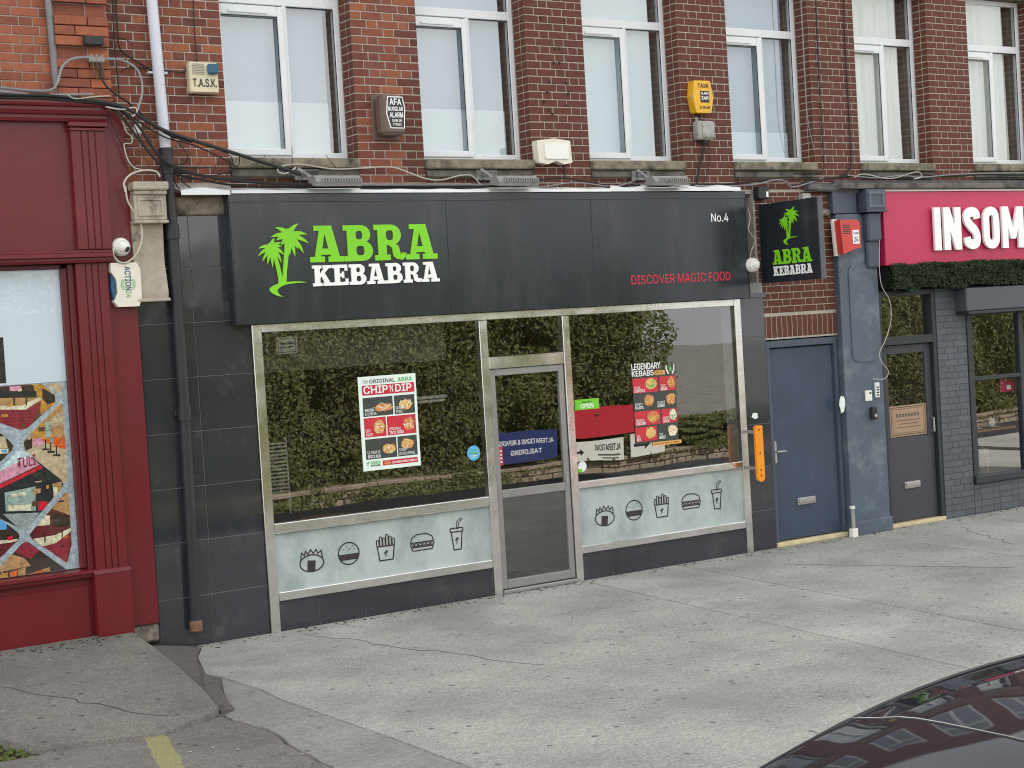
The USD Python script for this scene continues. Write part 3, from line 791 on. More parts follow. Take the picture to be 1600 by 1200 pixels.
# ================================================================== lettering by hand
def slab_glyph(ch):
    """Bold slab-serif capitals, 1 unit tall: (polygon, width)."""
    P = lambda *p: Polygon(p).buffer(0)
    if ch == 'A':
        g = P((0.10, 0), (0.34, 1), (0.70, 1), (0.96, 0)).difference(P((0.30, -0.1), (0.34, 0.2), (0.63, 0.2), (0.68, -0.1))).difference(P((0.375, 0.37), (0.47, 0.78), (0.575, 0.37)))
        return unary_union([g, sbox(-0.02, 0, 0.44, 0.15), sbox(0.56, 0, 1.06, 0.15), sbox(0.14, 0.86, 0.6, 1)]), 1.05
    if ch == 'B':
        lo = unary_union([sbox(0.12, 0, 0.60, 0.56), affinity.scale(Point(0.60, 0.28).buffer(1, 16), 0.34, 0.28)])
        hi = unary_union([sbox(0.12, 0.5, 0.56, 1), affinity.scale(Point(0.56, 0.74).buffer(1, 16), 0.32, 0.26)])
        g = unary_union([lo, hi, sbox(0, 0, 0.4, 0.15), sbox(0, 0.85, 0.4, 1)])
        return g.difference(R2(0.40, 0.66, 0.16, 0.42, 0.09)).difference(R2(0.40, 0.62, 0.60, 0.84, 0.09)), 0.98
    if ch == 'R':
        hi = unary_union([sbox(0.12, 0.42, 0.56, 1), affinity.scale(Point(0.56, 0.71).buffer(1, 16), 0.34, 0.29)])
        leg = LineString([(0.52, 0.46), (0.68, 0.38), (0.74, 0.2), (0.80, 0.09), (0.90, 0.075), (0.97, 0.14), (0.98, 0.2)]).buffer(0.075, cap_style=2).union(P((0.5, 0.5), (0.80, 0.40), (0.86, 0.16), (0.74, 0.02), (0.62, 0.1), (0.58, 0.34)))
        g = unary_union([hi, leg, sbox(0.12, 0, 0.40, 1), sbox(0, 0, 0.52, 0.15), sbox(0, 0.85, 0.4, 1)])
        return g.difference(R2(0.40, 0.64, 0.56, 0.84, 0.09)), 1.03
    if ch == 'K':
        g = unary_union([sbox(0.12, 0, 0.40, 1), sbox(0, 0, 0.5, 0.15), sbox(0, 0.85, 0.5, 1), P((0.36, 0.34), (0.36, 0.54), (0.68, 0.92), (0.96, 0.92)), P((0.46, 0.52), (0.66, 0.62), (0.98, 0.08), (0.66, 0.08)),
                         sbox(0.56, 0.85, 1.04, 1), sbox(0.56, 0, 1.06, 0.15)])
        return g, 1.06
    g = unary_union([sbox(0.12, 0, 0.40, 1), sbox(0, 0, 0.84, 0.16), sbox(0, 0.84, 0.82, 1), sbox(0.3, 0.42, 0.62, 0.57), sbox(0.70, 0, 0.86, 0.32), sbox(0.68, 0.70, 0.83, 1), sbox(0.52, 0.34, 0.64, 0.66)])
    return g, 0.90


def slab_word(word, x0, x1, z0, h, gap=0.03):
    gl = [slab_glyph(c) for c in word]
    tot = sum(w for _, w in gl) + gap * (len(word) - 1)
    s, x, out = (x1 - x0) / tot, x0, []
    for g, w in gl:
        out.append(affinity.translate(affinity.scale(g, s, h, origin=(0, 0)), x, z0))
        x += (w + gap) * s
    return out


def leaf(c, tip, w, bow):
    c, tip = np.array(c, float), np.array(tip, float)
    d = tip - c
    n = np.array([-d[1], d[0]])
    if n[1] < 0:
        n = -n
    m = c + d * 0.55 + n * bow
    t = np.linspace(0, 1, 11)[:, None]
    ax = (1 - t) ** 2 * c + 2 * t * (1 - t) * m + t ** 2 * tip
    g = np.gradient(ax, axis=0); nr = np.stack([-g[:, 1], g[:, 0]], 1); nr /= np.linalg.norm(nr, axis=1, keepdims=True) + 1e-9
    e = w * np.sin(np.pi * (0.30 + 0.70 * t))
    return Polygon(np.vstack([ax + nr * e, (ax - nr * e)[::-1]])).buffer(0)


def palm(x0, x1, z0, z1):
    """Two palms on a little island, fitted to a rectangle."""
    g = []
    for c, tips, r in (((540, 265), [(690, 103, .22), (340, 155, .2), (805, 260, .18), (270, 290, .14), (822, 395, .16), (345, 335, .1), (738, 535, .12), (608, 575, .04), (535, 555, .03), (415, 410, .06), (660, 470, .05)], 92),
                       ((285, 430), [(325, 298, .2), (82, 448, .2), (75, 555, .15), (132, 630, .1), (200, 675, .06), (273, 722, .03), (402, 660, .12), (455, 555, .15), (425, 372, .2), (420, 430, .2)], 68)):
        g.append(affinity.scale(Point(*c).buffer(r, 12), 1.0, 1.05))
        for x, y, b in tips:
            q = leaf((c[0], -c[1]), (x, -y), r * 0.36, b)
            g.append(affinity.scale(q, 1, -1, origin=(0, 0)))
    g += [Polygon([(470, 330), (545, 330), (535, 480), (505, 600), (475, 780), (455, 960), (400, 960), (408, 850), (430, 680), (455, 520)]), Polygon([(255, 480), (320, 480), (350, 580), (375, 700), (405, 880), (420, 960), (340, 960), (345, 880), (325, 740), (300, 600)])]
    isl = [(203, 1030), (235, 995), (300, 965), (345, 952), (460, 935), (560, 930), (650, 933), (770, 950), (660, 952), (560, 957), (450, 970), (380, 995), (330, 1030), (318, 1065), (340, 1105), (400, 1148), (320, 1130), (250, 1095), (215, 1060)]
    g.append(Polygon(isl))
    u = affinity.scale(unary_union([q.buffer(0) for q in g]), 1, -1, origin=(0, 0))
    a, b, c, d = u.bounds
    return affinity.translate(affinity.scale(u, (x1 - x0) / (c - a), (z1 - z0) / (d - b), origin=(a, b)), x0 - a, z0 - b)


def sgl(ch):
    """Bold condensed sans capitals, 1 unit tall, drawn with a broad stroke."""
    W = 0.115
    L = lambda *p: LineString(p).buffer(W, cap_style=2, join_style=2)
    clip = lambda g, w: g.intersection(sbox(-0.01, 0, w, 1))
    if ch == 'I':
        return sbox(0, 0, 0.23, 1), 0.23
    if ch == 'N':
        return clip(unary_union([sbox(0, 0, 0.22, 1), sbox(0.40, 0, 0.62, 1), Polygon([(0.0, 1), (0.22, 1), (0.62, 0), (0.40, 0)])]), 0.62), 0.62
    if ch == 'M':
        return clip(unary_union([sbox(0, 0, 0.21, 1), sbox(0.61, 0, 0.82, 1), Polygon([(0, 1), (0.24, 1), (0.50, 0.22), (0.32, 0.22)]), Polygon([(0.82, 1), (0.58, 1), (0.32, 0.22), (0.50, 0.22)])]), 0.82), 0.82
    if ch == 'O':
        return R2(0, 0.60, 0, 1, 0.27).difference(R2(0.22, 0.38, 0.2, 0.8, 0.08)), 0.60
    if ch == 'A':
        return unary_union([Polygon([(0, 0), (0.22, 0), (0.42, 1), (0.20, 1)]), Polygon([(0.62, 0), (0.40, 0), (0.20, 1), (0.42, 1)]), sbox(0.14, 0.2, 0.48, 0.38)]), 0.62
    c = cr([(0.49, 0.72), (0.46, 0.84), (0.29, 0.885), (0.13, 0.82), (0.125, 0.69), (0.24, 0.56), (0.40, 0.44), (0.47, 0.30), (0.44, 0.16), (0.29, 0.115), (0.13, 0.17), (0.105, 0.29)], 5)
    return LineString(c).buffer(W, cap_style=2), 0.60


# ================================================================== the kebab shopfront
ks = thing('kebab_shopfront', 'dark tiled kebab shopfront with chrome framed windows and door', 'shopfront', (3.9, 0, 0))
GR = 0.0045
tj = [0.0, 0.43, 0.905, 1.372, 1.845, 2.312, 2.782, 3.25, 3.70]


def tile(x0, x1, z0, z1):
    return part(ks, 'tile', RB(x0 + GR / 2, x1 - GR / 2, -0.012 + rng.uniform(-0.0006, 0.0006), 0.02, z0 + GR / 2, z1 - GR / 2, 0.0025), 'tile')


for i in range(8):
    tile(0.0, 0.497, tj[i], tj[i + 1]); tile(0.497, 1.015, tj[i], tj[i + 1])
    if i < 7:
        tile(6.692, 7.04, tj[i] if i else 0.0, min(tj[i + 1], 2.74))
part(ks, 'grout_bed', [B(0.002, 1.014, -0.006, 0.3, 0.0, 3.698), B(6.694, 7.038, -0.006, 0.3, 0.0, 2.9), B(1.10, 3.37, -0.002, 0.12, 0.0, 0.27), B(4.43, 6.6, -0.002, 0.12, 0.0, 0.27)], 'grout')
for xs in ((1.112, 1.51, 1.985, 2.46, 2.93, 3.368), (4.432, 4.82, 5.29, 5.76, 6.22, 6.598)):
    for a, b in zip(xs, xs[1:]):
        part(ks, 'tile', RB(a + GR / 2, b - GR / 2, -0.008 + rng.uniform(-0.0006, 0.0006), 0.02, 0.0, 0.268, 0.0025), 'tile')
part(ks, 'plaster_block', RB(0.40, 0.845, -0.03, 0.2, 3.705, 3.86, 0.012), 'concrete_sill')
part(ks, 'return_wall', B(0.0015, 0.05, -0.005, 0.35, 0.0, 3.70), 'grout')
YF = -0.035


def bar(x0, x1, z0, z1, y0=YF, y1=0.03, mat='steel'):
    part(ks, 'frame_bar', RB(x0, x1, y0, y1, z0, z1, 0.005), mat)


bar(1.018, 1.110, 0.0, 2.735); bar(3.370, 3.462, 0.0, 2.66, YF - 0.002); bar(4.345, 4.430, 0.0, 2.66, YF - 0.002); bar(6.602, 6.690, 0.0, 2.735)
bar(1.112, 6.600, 2.662, 2.735, YF + 0.002)
bar(1.112, 3.368, 0.872, 0.962, YF + 0.002); bar(4.432, 6.600, 0.925, 0.992, YF + 0.002)
bar(1.112, 3.368, 0.272, 0.350, YF + 0.002); bar(4.432, 6.600, 0.272, 0.345, YF + 0.002)
bar(3.464, 4.343, 2.185, 2.300, YF + 0.001)
for a, b, c, d, nm in ((1.105, 3.372, 0.958, 2.666, 'left'), (4.425, 6.605, 0.988, 2.666, 'right'), (3.458, 4.348, 2.296, 2.666, 'top')):
    v = np.array([[a, 0.004, c], [b, 0.004, c], [b, 0.004, d], [a, 0.004, d]])
    part(ks, 'pane', (v, np.array([[0, 1, 2], [0, 2, 3]])), 'shop_glass')
# the door
dr = part(ks, 'door', [RB(3.468, 3.530, -0.018, 0.03, 0.045, 2.18, 0.005), RB(4.278, 4.340, -0.018, 0.03, 0.045, 2.18, 0.005), RB(3.530, 4.278, -0.018, 0.03, 2.115, 2.18, 0.005),
                       RB(3.530, 4.278, -0.018, 0.03, 0.045, 0.13, 0.005), RB(3.530, 4.278, -0.018, 0.03, 0.925, 1.005, 0.005)], 'aluminium', 'aluminium framed glass door with a middle rail')
for c, d in ((0.128, 0.928), (1.002, 2.118)):
    v = np.array([[3.526, 0.006, c], [4.282, 0.006, c], [4.282, 0.006, d], [3.526, 0.006, d]])
    part(dr, 'pane', (v, np.array([[0, 1, 2], [0, 2, 3]])), 'shop_glass')
part(dr, 'lock', RB(4.296, 4.322, -0.028, -0.0175, 0.98, 1.10, 0.004), 'steel_brushed')
part(dr, 'kick_plate', B(3.62, 3.80, -0.0205, -0.0182, 0.94, 0.985), 'aluminium')
part(ks, 'threshold', RB(3.464, 4.343, -0.06, 0.03, 0.0, 0.04, 0.008), 'aluminium')


# frosted panels with line drawings of food
def ln(pts, w=0.011, smooth=False):
    return LineString(cr(pts, 5) if smooth else pts).buffer(w / 2, quad_segs=3)


def ell(cx, cz, a, b, w=None):
    e = affinity.scale(Point(cx, cz).buffer(1, 24), a, b)
    return e if w is None else e.boundary.buffer(w / 2)


def icon_taco(x, z):
    z0 = z - 0.02
    g = [ell(x, z0 - 0.03, 0.118, 0.075, 0.012), ln([(x - 0.11, z0 + 0.0), (x - 0.095, z0 + 0.075), (x - 0.07, z0 + 0.045), (x - 0.055, z0 + 0.085), (x - 0.03, z0 + 0.05), (x - 0.005, z0 + 0.095), (x + 0.02, z0 + 0.055),
                                                      (x + 0.05, z0 + 0.09), (x + 0.065, z0 + 0.05), (x + 0.1, z0 + 0.075), (x + 0.11, z0 + 0.0)]),
         affinity.rotate(sbox(x - 0.045, z0 - 0.10, x + 0.035, z0 - 0.005), -6)]
    return unary_union(g)


def icon_bun(x, z):
    t = affinity.scale(Point(x, z - 0.01).buffer(1, 24), 0.105, 0.10).boundary.buffer(0.006)
    dark = affinity.scale(Point(x, z - 0.01).buffer(1, 24), 0.105, 0.10).intersection(sbox(x - 0.2, z - 0.07, x + 0.2, z - 0.015))
    s = [affinity.rotate(sbox(x + dx - 0.008, z + dz - 0.003, x + dx + 0.008, z + dz + 0.003), 20) for dx, dz in ((-0.05, 0.03), (-0.02, 0.055), (0.015, 0.035), (0.04, 0.055), (0.06, 0.025), (-0.005, 0.02))]
    return unary_union([t, dark] + s)


def icon_fries(x, z):
    g = [Polygon([(x - 0.09, z + 0.01), (x + 0.09, z + 0.01), (x + 0.07, z - 0.12), (x - 0.07, z - 0.12)]).boundary.buffer(0.006)]
    for k, h in enumerate((0.07, 0.10, 0.085, 0.115, 0.095, 0.075)):
        xx = x - 0.082 + k * 0.033
        g.append(R2(xx - 0.012, xx + 0.012, z + 0.01, z + h, 0.009).boundary.buffer(0.005))
    g.append(palm(x - 0.025, x + 0.025, z - 0.09, z - 0.03))
    return unary_union(g)


def icon_sub(x, z):
    g = [ln([(x - 0.125, z + 0.0), (x - 0.11, z + 0.045), (x - 0.05, z + 0.075), (x + 0.05, z + 0.075), (x + 0.11, z + 0.045), (x + 0.125, z + 0.0), (x - 0.125, z + 0.0)]),
         ln([(x - 0.13 + 0.0217 * k, z - 0.012 + (0.011 if k % 2 else -0.011)) for k in range(13)]), ln([(x - 0.12, z - 0.032), (x + 0.12, z - 0.032)]),
         ln([(x - 0.12, z - 0.045), (x - 0.105, z - 0.075), (x + 0.105, z - 0.075), (x + 0.12, z - 0.045), (x - 0.12, z - 0.045)])]
    return unary_union(g)


def icon_cup(x, z):
    g = [Polygon([(x - 0.06, z + 0.05), (x + 0.06, z + 0.05), (x + 0.04, z - 0.12), (x - 0.04, z - 0.12)]).boundary.buffer(0.006), R2(x - 0.07, x + 0.07, z + 0.05, z + 0.085, 0.01).boundary.buffer(0.006),
         ln([(x + 0.01, z + 0.085), (x + 0.02, z + 0.145), (x + 0.055, z + 0.165)], 0.02).boundary.buffer(0.004), palm(x - 0.022, x + 0.022, z - 0.07, z)]
    return unary_union(g)


for (x0, x1, z0, z1, xs, zz) in ((1.108, 3.372, 0.346, 0.876, (1.467, 1.843, 2.229, 2.618, 3.001), 0.615), (4.428, 6.604, 0.341, 0.93, (4.755, 5.131, 5.492, 5.885, 6.241), 0.64)):
    p = part(ks, 'kick_panel', B(x0, x1, 0.004, 0.02, z0, z1), 'frosted', 'frosted panel with line drawings of food')
    for f, x in zip((icon_taco, icon_bun, icon_fries, icon_sub, icon_cup), xs):
        part(p, 'food_drawing', ext(f(x, zz), 0.0035, 0.0015), 'ink')
# the room behind
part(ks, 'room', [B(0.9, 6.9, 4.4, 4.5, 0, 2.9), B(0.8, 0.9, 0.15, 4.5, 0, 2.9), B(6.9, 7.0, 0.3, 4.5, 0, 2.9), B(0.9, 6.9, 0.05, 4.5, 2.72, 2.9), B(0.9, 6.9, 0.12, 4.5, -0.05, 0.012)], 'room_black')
part(ks, 'shutter_box', B(1.12, 3.15, 0.25, 0.6, 2.30, 2.70), 'room_wall')
part(ks, 'counter', B(1.6, 6.2, 3.2, 3.7, 0.012, 1.05), 'room_wall')

# things in the shop window
tb = thing('table', 'round dark table inside the left kebab window', 'table', (2.1, 0.75, 0.012))
part(tb, 'tabletop', lathe([(0, 0.80), (0.36, 0.80), (0.37, 0.785), (0.36, 0.77), (0, 0.77)], (2.1, 0.75, 0.06)), 'wood'); part(tb, 'leg', lathe([(0, 0), (0.22, 0), (0.2, 0.03), (0.035, 0.05), (0.035, 0.77), (0, 0.77)], (2.1, 0.75, 0.06)), 'box_black')
hl = thing('strip_light', 'white strip light hanging inside behind the chip and dip poster', 'lamp', (3.3, 1.1, 1.88))
part(hl, 'reflector', [RB(3.02, 3.62, 1.05, 1.13, 1.90, 1.93, 0.008)], 'box_white'); part(hl, 'tube', tube([(3.04, 1.09, 1.875), (3.60, 1.09, 1.875)], 0.014, 10, False), 'china'); part(hl, 'wire', [tube([(3.1, 1.09, 1.93), (3.1, 1.09, 2.72)], 0.003, 5, False), tube([(3.55, 1.09, 1.93), (3.55, 1.09, 2.72)], 0.003, 5, False)], 'cable_grey')
vt = thing('vent_grille', 'slatted grille standing inside the left end of the kebab window', 'grille', (1.3, 0.3, 1.15))
for k in range(14):
    part(vt, 'slat', B(1.16, 1.42, 0.29, 0.31, 1.20 + k * 0.034, 1.217 + k * 0.034), 'fitting_grey')
part(vt, 'rail', [B(1.15, 1.16, 0.285, 0.315, 1.0, 1.70), B(1.42, 1.43, 0.285, 0.315, 1.0, 1.70)], 'fitting_grey')

# ------------------------------------------------------------------ posters and stickers
YP = -0.0005


def food(cx, cz, a, b, seed, y):
    r = random.Random(seed)
    base = Polygon([(cx + a * math.cos(t) * r.uniform(0.8, 1.1), cz + b * math.sin(t) * r.uniform(0.8, 1.1)) for t in np.linspace(0, 2 * math.pi, 13)[:-1]])
    bits, sauce = [], []
    for _ in range(26):
        t, q = r.uniform(0, 6.28), r.uniform(0.2, 0.95)
        x, z = cx + a * q * math.cos(t), cz + b * q * math.sin(t)
        s = affinity.rotate(sbox(x - a * 0.22, z - b * 0.055, x + a * 0.22, z + b * 0.055), r.uniform(0, 180))
        (bits if r.random() < 0.7 else sauce).append(s)
    return base, unary_union(bits), unary_union(sauce)


ps = thing('poster', 'white chip and dip poster with six food pictures in the left window', 'poster', (2.35, 0, 1.335))
X0, X1, Z0, Z1 = 2.045, 2.655, 1.335, 2.203
part(ps, 'sheet', B(X0, X1, YP - 0.001, YP, Z0, Z1), 'poster_paper')
PW, PH = X1 - X0, Z1 - Z0
U = lambda u: X0 + u * PW
V = lambda v: Z0 + v * PH
y1, y2, y3 = YP - 0.0018, YP - 0.0026, YP - 0.0034
part(ps, 'banner', ext(R2(U(0.06), U(0.965), V(0.80), V(0.905), 0.01), YP - 0.001, 0.0008), 'poster_red')
part(ps, 'lettering', [txt('THE', U(0.08), V(0.928), 0.028, y1 + 0.0008, 0.0008, False, width=0.055), txt('ORIGINAL', U(0.19), V(0.925), 0.034, y1 + 0.0008, 0.0008, True, width=0.275)], 'poster_black')
part(ps, 'lettering', ext(unary_union(slab_word('ABRA', U(0.68), U(0.94), V(0.925), 0.036)), y1 + 0.0008, 0.0008), 'poster_green')
part(ps, 'lettering', [txt('CHIP', U(0.085), V(0.818), 0.066, y1, 0.0008, True, width=0.255), txt("'N", U(0.525), V(0.818), 0.066, y1, 0.0008, False, width=0.042), txt('DIP', U(0.63), V(0.818), 0.066, y1, 0.0008, True, width=0.175)], 'white_letter')
cells = [(0.06, 0.575, 0.575, 0.775, 'poster_dark', (0.68, 0.42, 0.80, 0.52), 'food_meat', ('BACON', '& CHEESE')), (0.60, 0.575, 0.955, 0.775, 'poster_dark', (0.56, 0.48, 0.80, 0.62), 'food_fries', ('DONER', 'FRIES')),
         (0.06, 0.355, 0.435, 0.56, 'poster_red', (0.68, 0.5, 0.62, 0.9), 'food_fries', ('CBG', 'FRIES')), (0.455, 0.355, 0.955, 0.56, 'poster_red', (0.76, 0.5, 0.45, 0.8), 'food_meat', ('ORIGINAL', 'TACO FRIES')),
         (0.06, 0.12, 0.595, 0.335, 'poster_dark', (0.76, 0.45, 0.5, 0.6), 'food_fries', ('ULTIMATE', 'SPICE BOX')), (0.615, 0.12, 0.955, 0.335, 'poster_dark', (0.5, 0.62, 0.85, 0.6), 'food_fries', ('CURRY', 'KATSU FRIES'))]
for k, (u0, v0, u1, v1, mt, (fu, fv, fa, fb), fm, words) in enumerate(cells):
    a, b, c, d = U(u0), U(u1), V(v0), V(v1)
    w, h = b - a, d - c
    part(ps, 'picture', ext(R2(a, b, c, d), YP - 0.001, 0.0008), mt)
    base, bits, sauce = food(a + fu * w, c + fv * h, fa * w * 0.42, fb * h * 0.45, 40 + k, 0)
    cell = R2(a, b, c, d)
    part(ps, 'food_picture', ext(base.intersection(cell), y1, 0.0006), fm); part(ps, 'food_picture', ext(bits.intersection(cell), y1 - 0.0006, 0.0006), 'food_fries' if fm == 'food_meat' else 'food_meat'); part(ps, 'food_picture', ext(sauce.intersection(cell), y1 - 0.0006, 0.0007), 'food_sauce')
    part(ps, 'lettering', [txt(words[0], a + 0.05 * w, c + 0.26 * h, 0.026, y1 - 0.0014, 0.0006, k == 0, sx=0.72), txt(words[1], a + 0.05 * w, c + 0.06 * h, 0.026, y1 - 0.0014, 0.0006, k in (3, 4), sx=0.72)], 'white_letter')
part(ps, 'logo', ext(unary_union(slab_word('ABRA', U(0.13), U(0.30), V(0.068), 0.028) + [palm(U(0.06), U(0.12), V(0.05), V(0.10))]), YP - 0.001, 0.0008), 'poster_green')
part(ps, 'logo', ext(unary_union(slab_word('KEBABRA', U(0.13), U(0.30), V(0.042), 0.017)), YP - 0.001, 0.0008), 'poster_black')
part(ps, 'banner', ext(R2(U(0.34), U(0.95), V(0.04), V(0.095)), YP - 0.001, 0.0008), 'poster_red'); part(ps, 'food_picture', ext(food(U(0.42), V(0.067), 0.04, 0.022, 9, 0)[0], y1, 0.0006), 'food_meat')
part(ps, 'lettering', txt('LOADED FRIES MENU', U(0.50), V(0.055), 0.019, y1, 0.0006, True, width=0.26), 'white_letter')

mn = thing('menu_poster', 'red and black legendary kebabs menu stuck on the right window', 'poster', (5.48, 0, 1.27))
X0, X1, Z0, Z1 = 5.20, 5.765, 1.30, 1.985
part(mn, 'sheet', B(X0, X1, YP - 0.001, YP, Z0, Z1), 'poster_dark')
PW, PH = X1 - X0, Z1 - Z0
part(mn, 'lettering', [txt('LEGENDARY', U(0), 2.062, 0.062, YP, 0.001, True, width=0.375), txt('KEBABS', U(0), 1.995, 0.055, YP, 0.001, True, width=0.285)], 'white_letter')
part(mn, 'label', ext(R2(U(0.525), U(0.76), 1.995, 2.038), YP, 0.001), 'label_orange'); part(mn, 'lettering', txt('ONE 100', U(0.545), 2.006, 0.022, YP - 0.001, 0.0006, True, width=0.10), 'poster_black')
part(mn, 'emblem', ext(unary_union([ln([(U(0.80), 2.08), (U(0.81), 2.03), (U(0.84), 2.0)], 0.016), ln([(U(0.98), 2.08), (U(0.97), 2.03), (U(0.94), 2.0)], 0.016)]), YP, 0.001), 'white_letter'); part(mn, 'emblem', ext(Polygon([(U(0.855), 2.07), (U(0.925), 2.07), (U(0.91), 2.02), (U(0.87), 2.02)]), YP, 0.001), 'poster_green')
mc = [(0.0, 0.76, 0.58, 0.985, 'poster_red', 'food_fries', ('GREEK', 'CHIPOTLE')), (0.62, 0.76, 1.0, 0.985, 'poster_red', 'food_meat', ('TACO', 'KEBAB')), (0.0, 0.51, 0.5, 0.74, 'poster_dark', 'food_meat', ('SHORTY', 'FALAFEL')), (0.52, 0.51, 1.0, 0.74, 'poster_dark', 'food_meat', ('DOUBLE', 'DONER')),
      (0.0, 0.27, 0.6, 0.49, 'poster_red', 'food_meat', ('SMOKED', 'CHICKEN')), (0.63, 0.27, 1.0, 0.49, 'poster_red', 'food_sauce', ('CRISPY', 'CHICK')), (0.0, 0.03, 0.5, 0.25, 'poster_red', 'food_fries', ('BIG', 'MIX')), (0.52, 0.03, 1.0, 0.25, 'poster_dark', 'food_sauce', ('THE', 'BEAST'))]
for k, (u0, v0, u1, v1, mt, fm, words) in enumerate(mc):
    a, b, c, d = U(u0), U(u1), V(v0), V(v1)
    w, h = b - a, d - c
    part(mn, 'picture', ext(R2(a + 0.002, b - 0.002, c + 0.002, d - 0.002), YP - 0.001, 0.0008), mt)
    base, bits, sauce = food(a + 0.72 * w, c + 0.55 * h, 0.24 * w, 0.40 * h, 70 + k, 0)
    cell = R2(a, b, c, d)
    part(mn, 'food_picture', ext(base.intersection(cell), y1, 0.0006), fm); part(mn, 'food_picture', ext(bits.intersection(cell), y1 - 0.0006, 0.0006), 'poster_green' if k in (0, 5) else 'food_fries')
    part(mn, 'lettering', [txt(words[0], a + 0.05 * w, c + 0.28 * h, 0.026, y1 - 0.0014, 0.0006, False, sx=0.7), txt(words[1], a + 0.05 * w, c + 0.06 * h, 0.028, y1 - 0.0014, 0.0006, True, sx=0.7)], 'white_letter')
part(mn, 'label', ext(R2(5.42, 5.80, 1.262, 1.30), YP, 0.001), 'label_orange'); part(mn, 'lettering', txt('THIS IS AN OFFER AT KEBABS', 5.44, 1.273, 0.016, YP - 0.001, 0.0006, True, width=0.33), 'poster_black')

op = thing('open_sign', 'small green open notice on the right kebab window', 'sign', (4.6, 0, 1.71))
part(op, 'sheet', B(4.462, 4.762, YP - 0.002, YP, 1.708, 1.812), 'open_green'); part(op, 'lettering', txt('OPEN', 4.53, 1.722, 0.042, YP - 0.002, 0.0008, True, width=0.16), 'white_letter'); part(op, 'lettering', txt("Yes, we're", 4.55, 1.776, 0.017, YP - 0.002, 0.0008, True, width=0.12), 'poster_black')
st = thing('round_sticker', 'round blue sticker beside the door on the left kebab window', 'sticker', (3.243, 0, 1.394))
part(st, 'disc', ext(Point(3.243, 1.394).buffer(0.072, 20), YP, 0.001), 'sticker_blue'); part(st, 'print', [txt('FOOD', 3.205, 1.418, 0.016, YP - 0.001, 0.0006, True, width=0.075), ext(R2(3.195, 3.29, 1.385, 1.402), YP - 0.001, 0.0006)], 'poster_green'); part(st, 'print', ext(unary_union([R2(3.205, 3.28, 1.366, 1.372), R2(3.22, 3.265, 1.352, 1.358)]), YP - 0.001, 0.0006), 'sticker_white')
s2 = thing('small_sticker', 'round white sticker with green corner low on the right window', 'sticker', (4.47, 0, 1.14))
part(s2, 'disc', ext(Point(4.51, 1.14).buffer(0.052, 16), YP, 0.001), 'sticker_white'); part(s2, 'corner', ext(R2(4.452, 4.505, 1.085, 1.118), YP - 0.001, 0.0006), 'open_green')
s3 = thing('red_sticker', 'narrow red sticker at the left edge of the glass door', 'sticker', (3.55, 0, 1.24))
part(s3, 'strip', B(3.536, 3.575, 0.002, 0.005, 1.245, 1.425), 'steel_red'); part(s3, 'print', ext(unary_union([R2(3.546, 3.565, 1.27 + k * 0.035, 1.286 + k * 0.035) for k in range(4)]), 0.002, 0.0006), 'white_letter')
s4 = thing('window_notice', 'faded square notice inside the top left of the kebab window', 'notice', (1.37, 0.03, 2.5))
part(s4, 'sheet', B(1.27, 1.47, 0.02, 0.022, 2.46, 2.61), 'fitting_grey'); part(s4, 'print', ext(unary_union([R2(1.285, 1.455, 2.475, 2.595).boundary.buffer(0.003), R2(1.30, 1.44, 2.545, 2.56), R2(1.30, 1.44, 2.51, 2.525)]), 0.02, 0.0008), 'ink')

# ------------------------------------------------------------------ fascia sign
fs = thing('fascia_sign', 'long black fascia sign with green and white lettering over the kebab shop', 'shop sign', (3.8, -0.14, 2.735))
FX = [0.838, 3.016, 4.70, 6.735]
for a, b in zip(FX, FX[1:]):
    part(fs, 'panel', RB(a + 0.0015, b - 0.0015, -0.14, -0.11, 2.735, 3.802, 0.003), 'sign_black')
part(fs, 'top_trim', RB(0.838, 6.735, -0.146, -0.10, 3.806, 3.872, 0.004), 'sign_black'); part(fs, 'trim_line', B(0.84, 6.733, -0.1475, -0.10, 3.802, 3.8085), 'sign_edge')
part(fs, 'case', B(0.842, 6.731, -0.109, 0.0, 2.74, 3.87), 'sign_edge')
part(fs, 'end_cap', B(0.830, 0.8375, -0.143, -0.005, 2.733, 3.874), 'sign_black'); part(fs, 'end_cap', B(6.7355, 6.743, -0.143, -0.005, 2.733, 3.874), 'sign_black')
FY = -0.14
for g in slab_word('ABRA', 1.578, 2.885, 3.258, 0.325, 0.02):
    part(fs, 'green_letter', ext(g, FY, 0.012), 'green')
for g in slab_word('KEBABRA', 1.585, 2.895, 3.045, 0.185, 0.02):
    part(fs, 'white_letter', ext(g, FY, 0.012), 'white_letter')
part(fs, 'palm_emblem', ext(palm(1.072, 1.568, 2.962, 3.605), FY, 0.010), 'green')
part(fs, 'number', txt('No.4', 6.255, 3.556, 0.085, FY, 0.004, False, width=0.235), 'white_letter')
part(fs, 'slogan', txt('DISCOVER MAGIC FOOD', 5.155, 2.935, 0.09, FY, 0.004, False, width=1.32), 'red_letter')
for x in (1.3, 2.6, 3.9, 5.2, 6.3):
    part(fs, 'screw', lathe([(0, 0.004), (0.006, 0.003), (0.007, 0.0), (0, 0)], (x, -0.14, 2.76), 'y', 8), 'sign_edge')
fl = []
n = 60
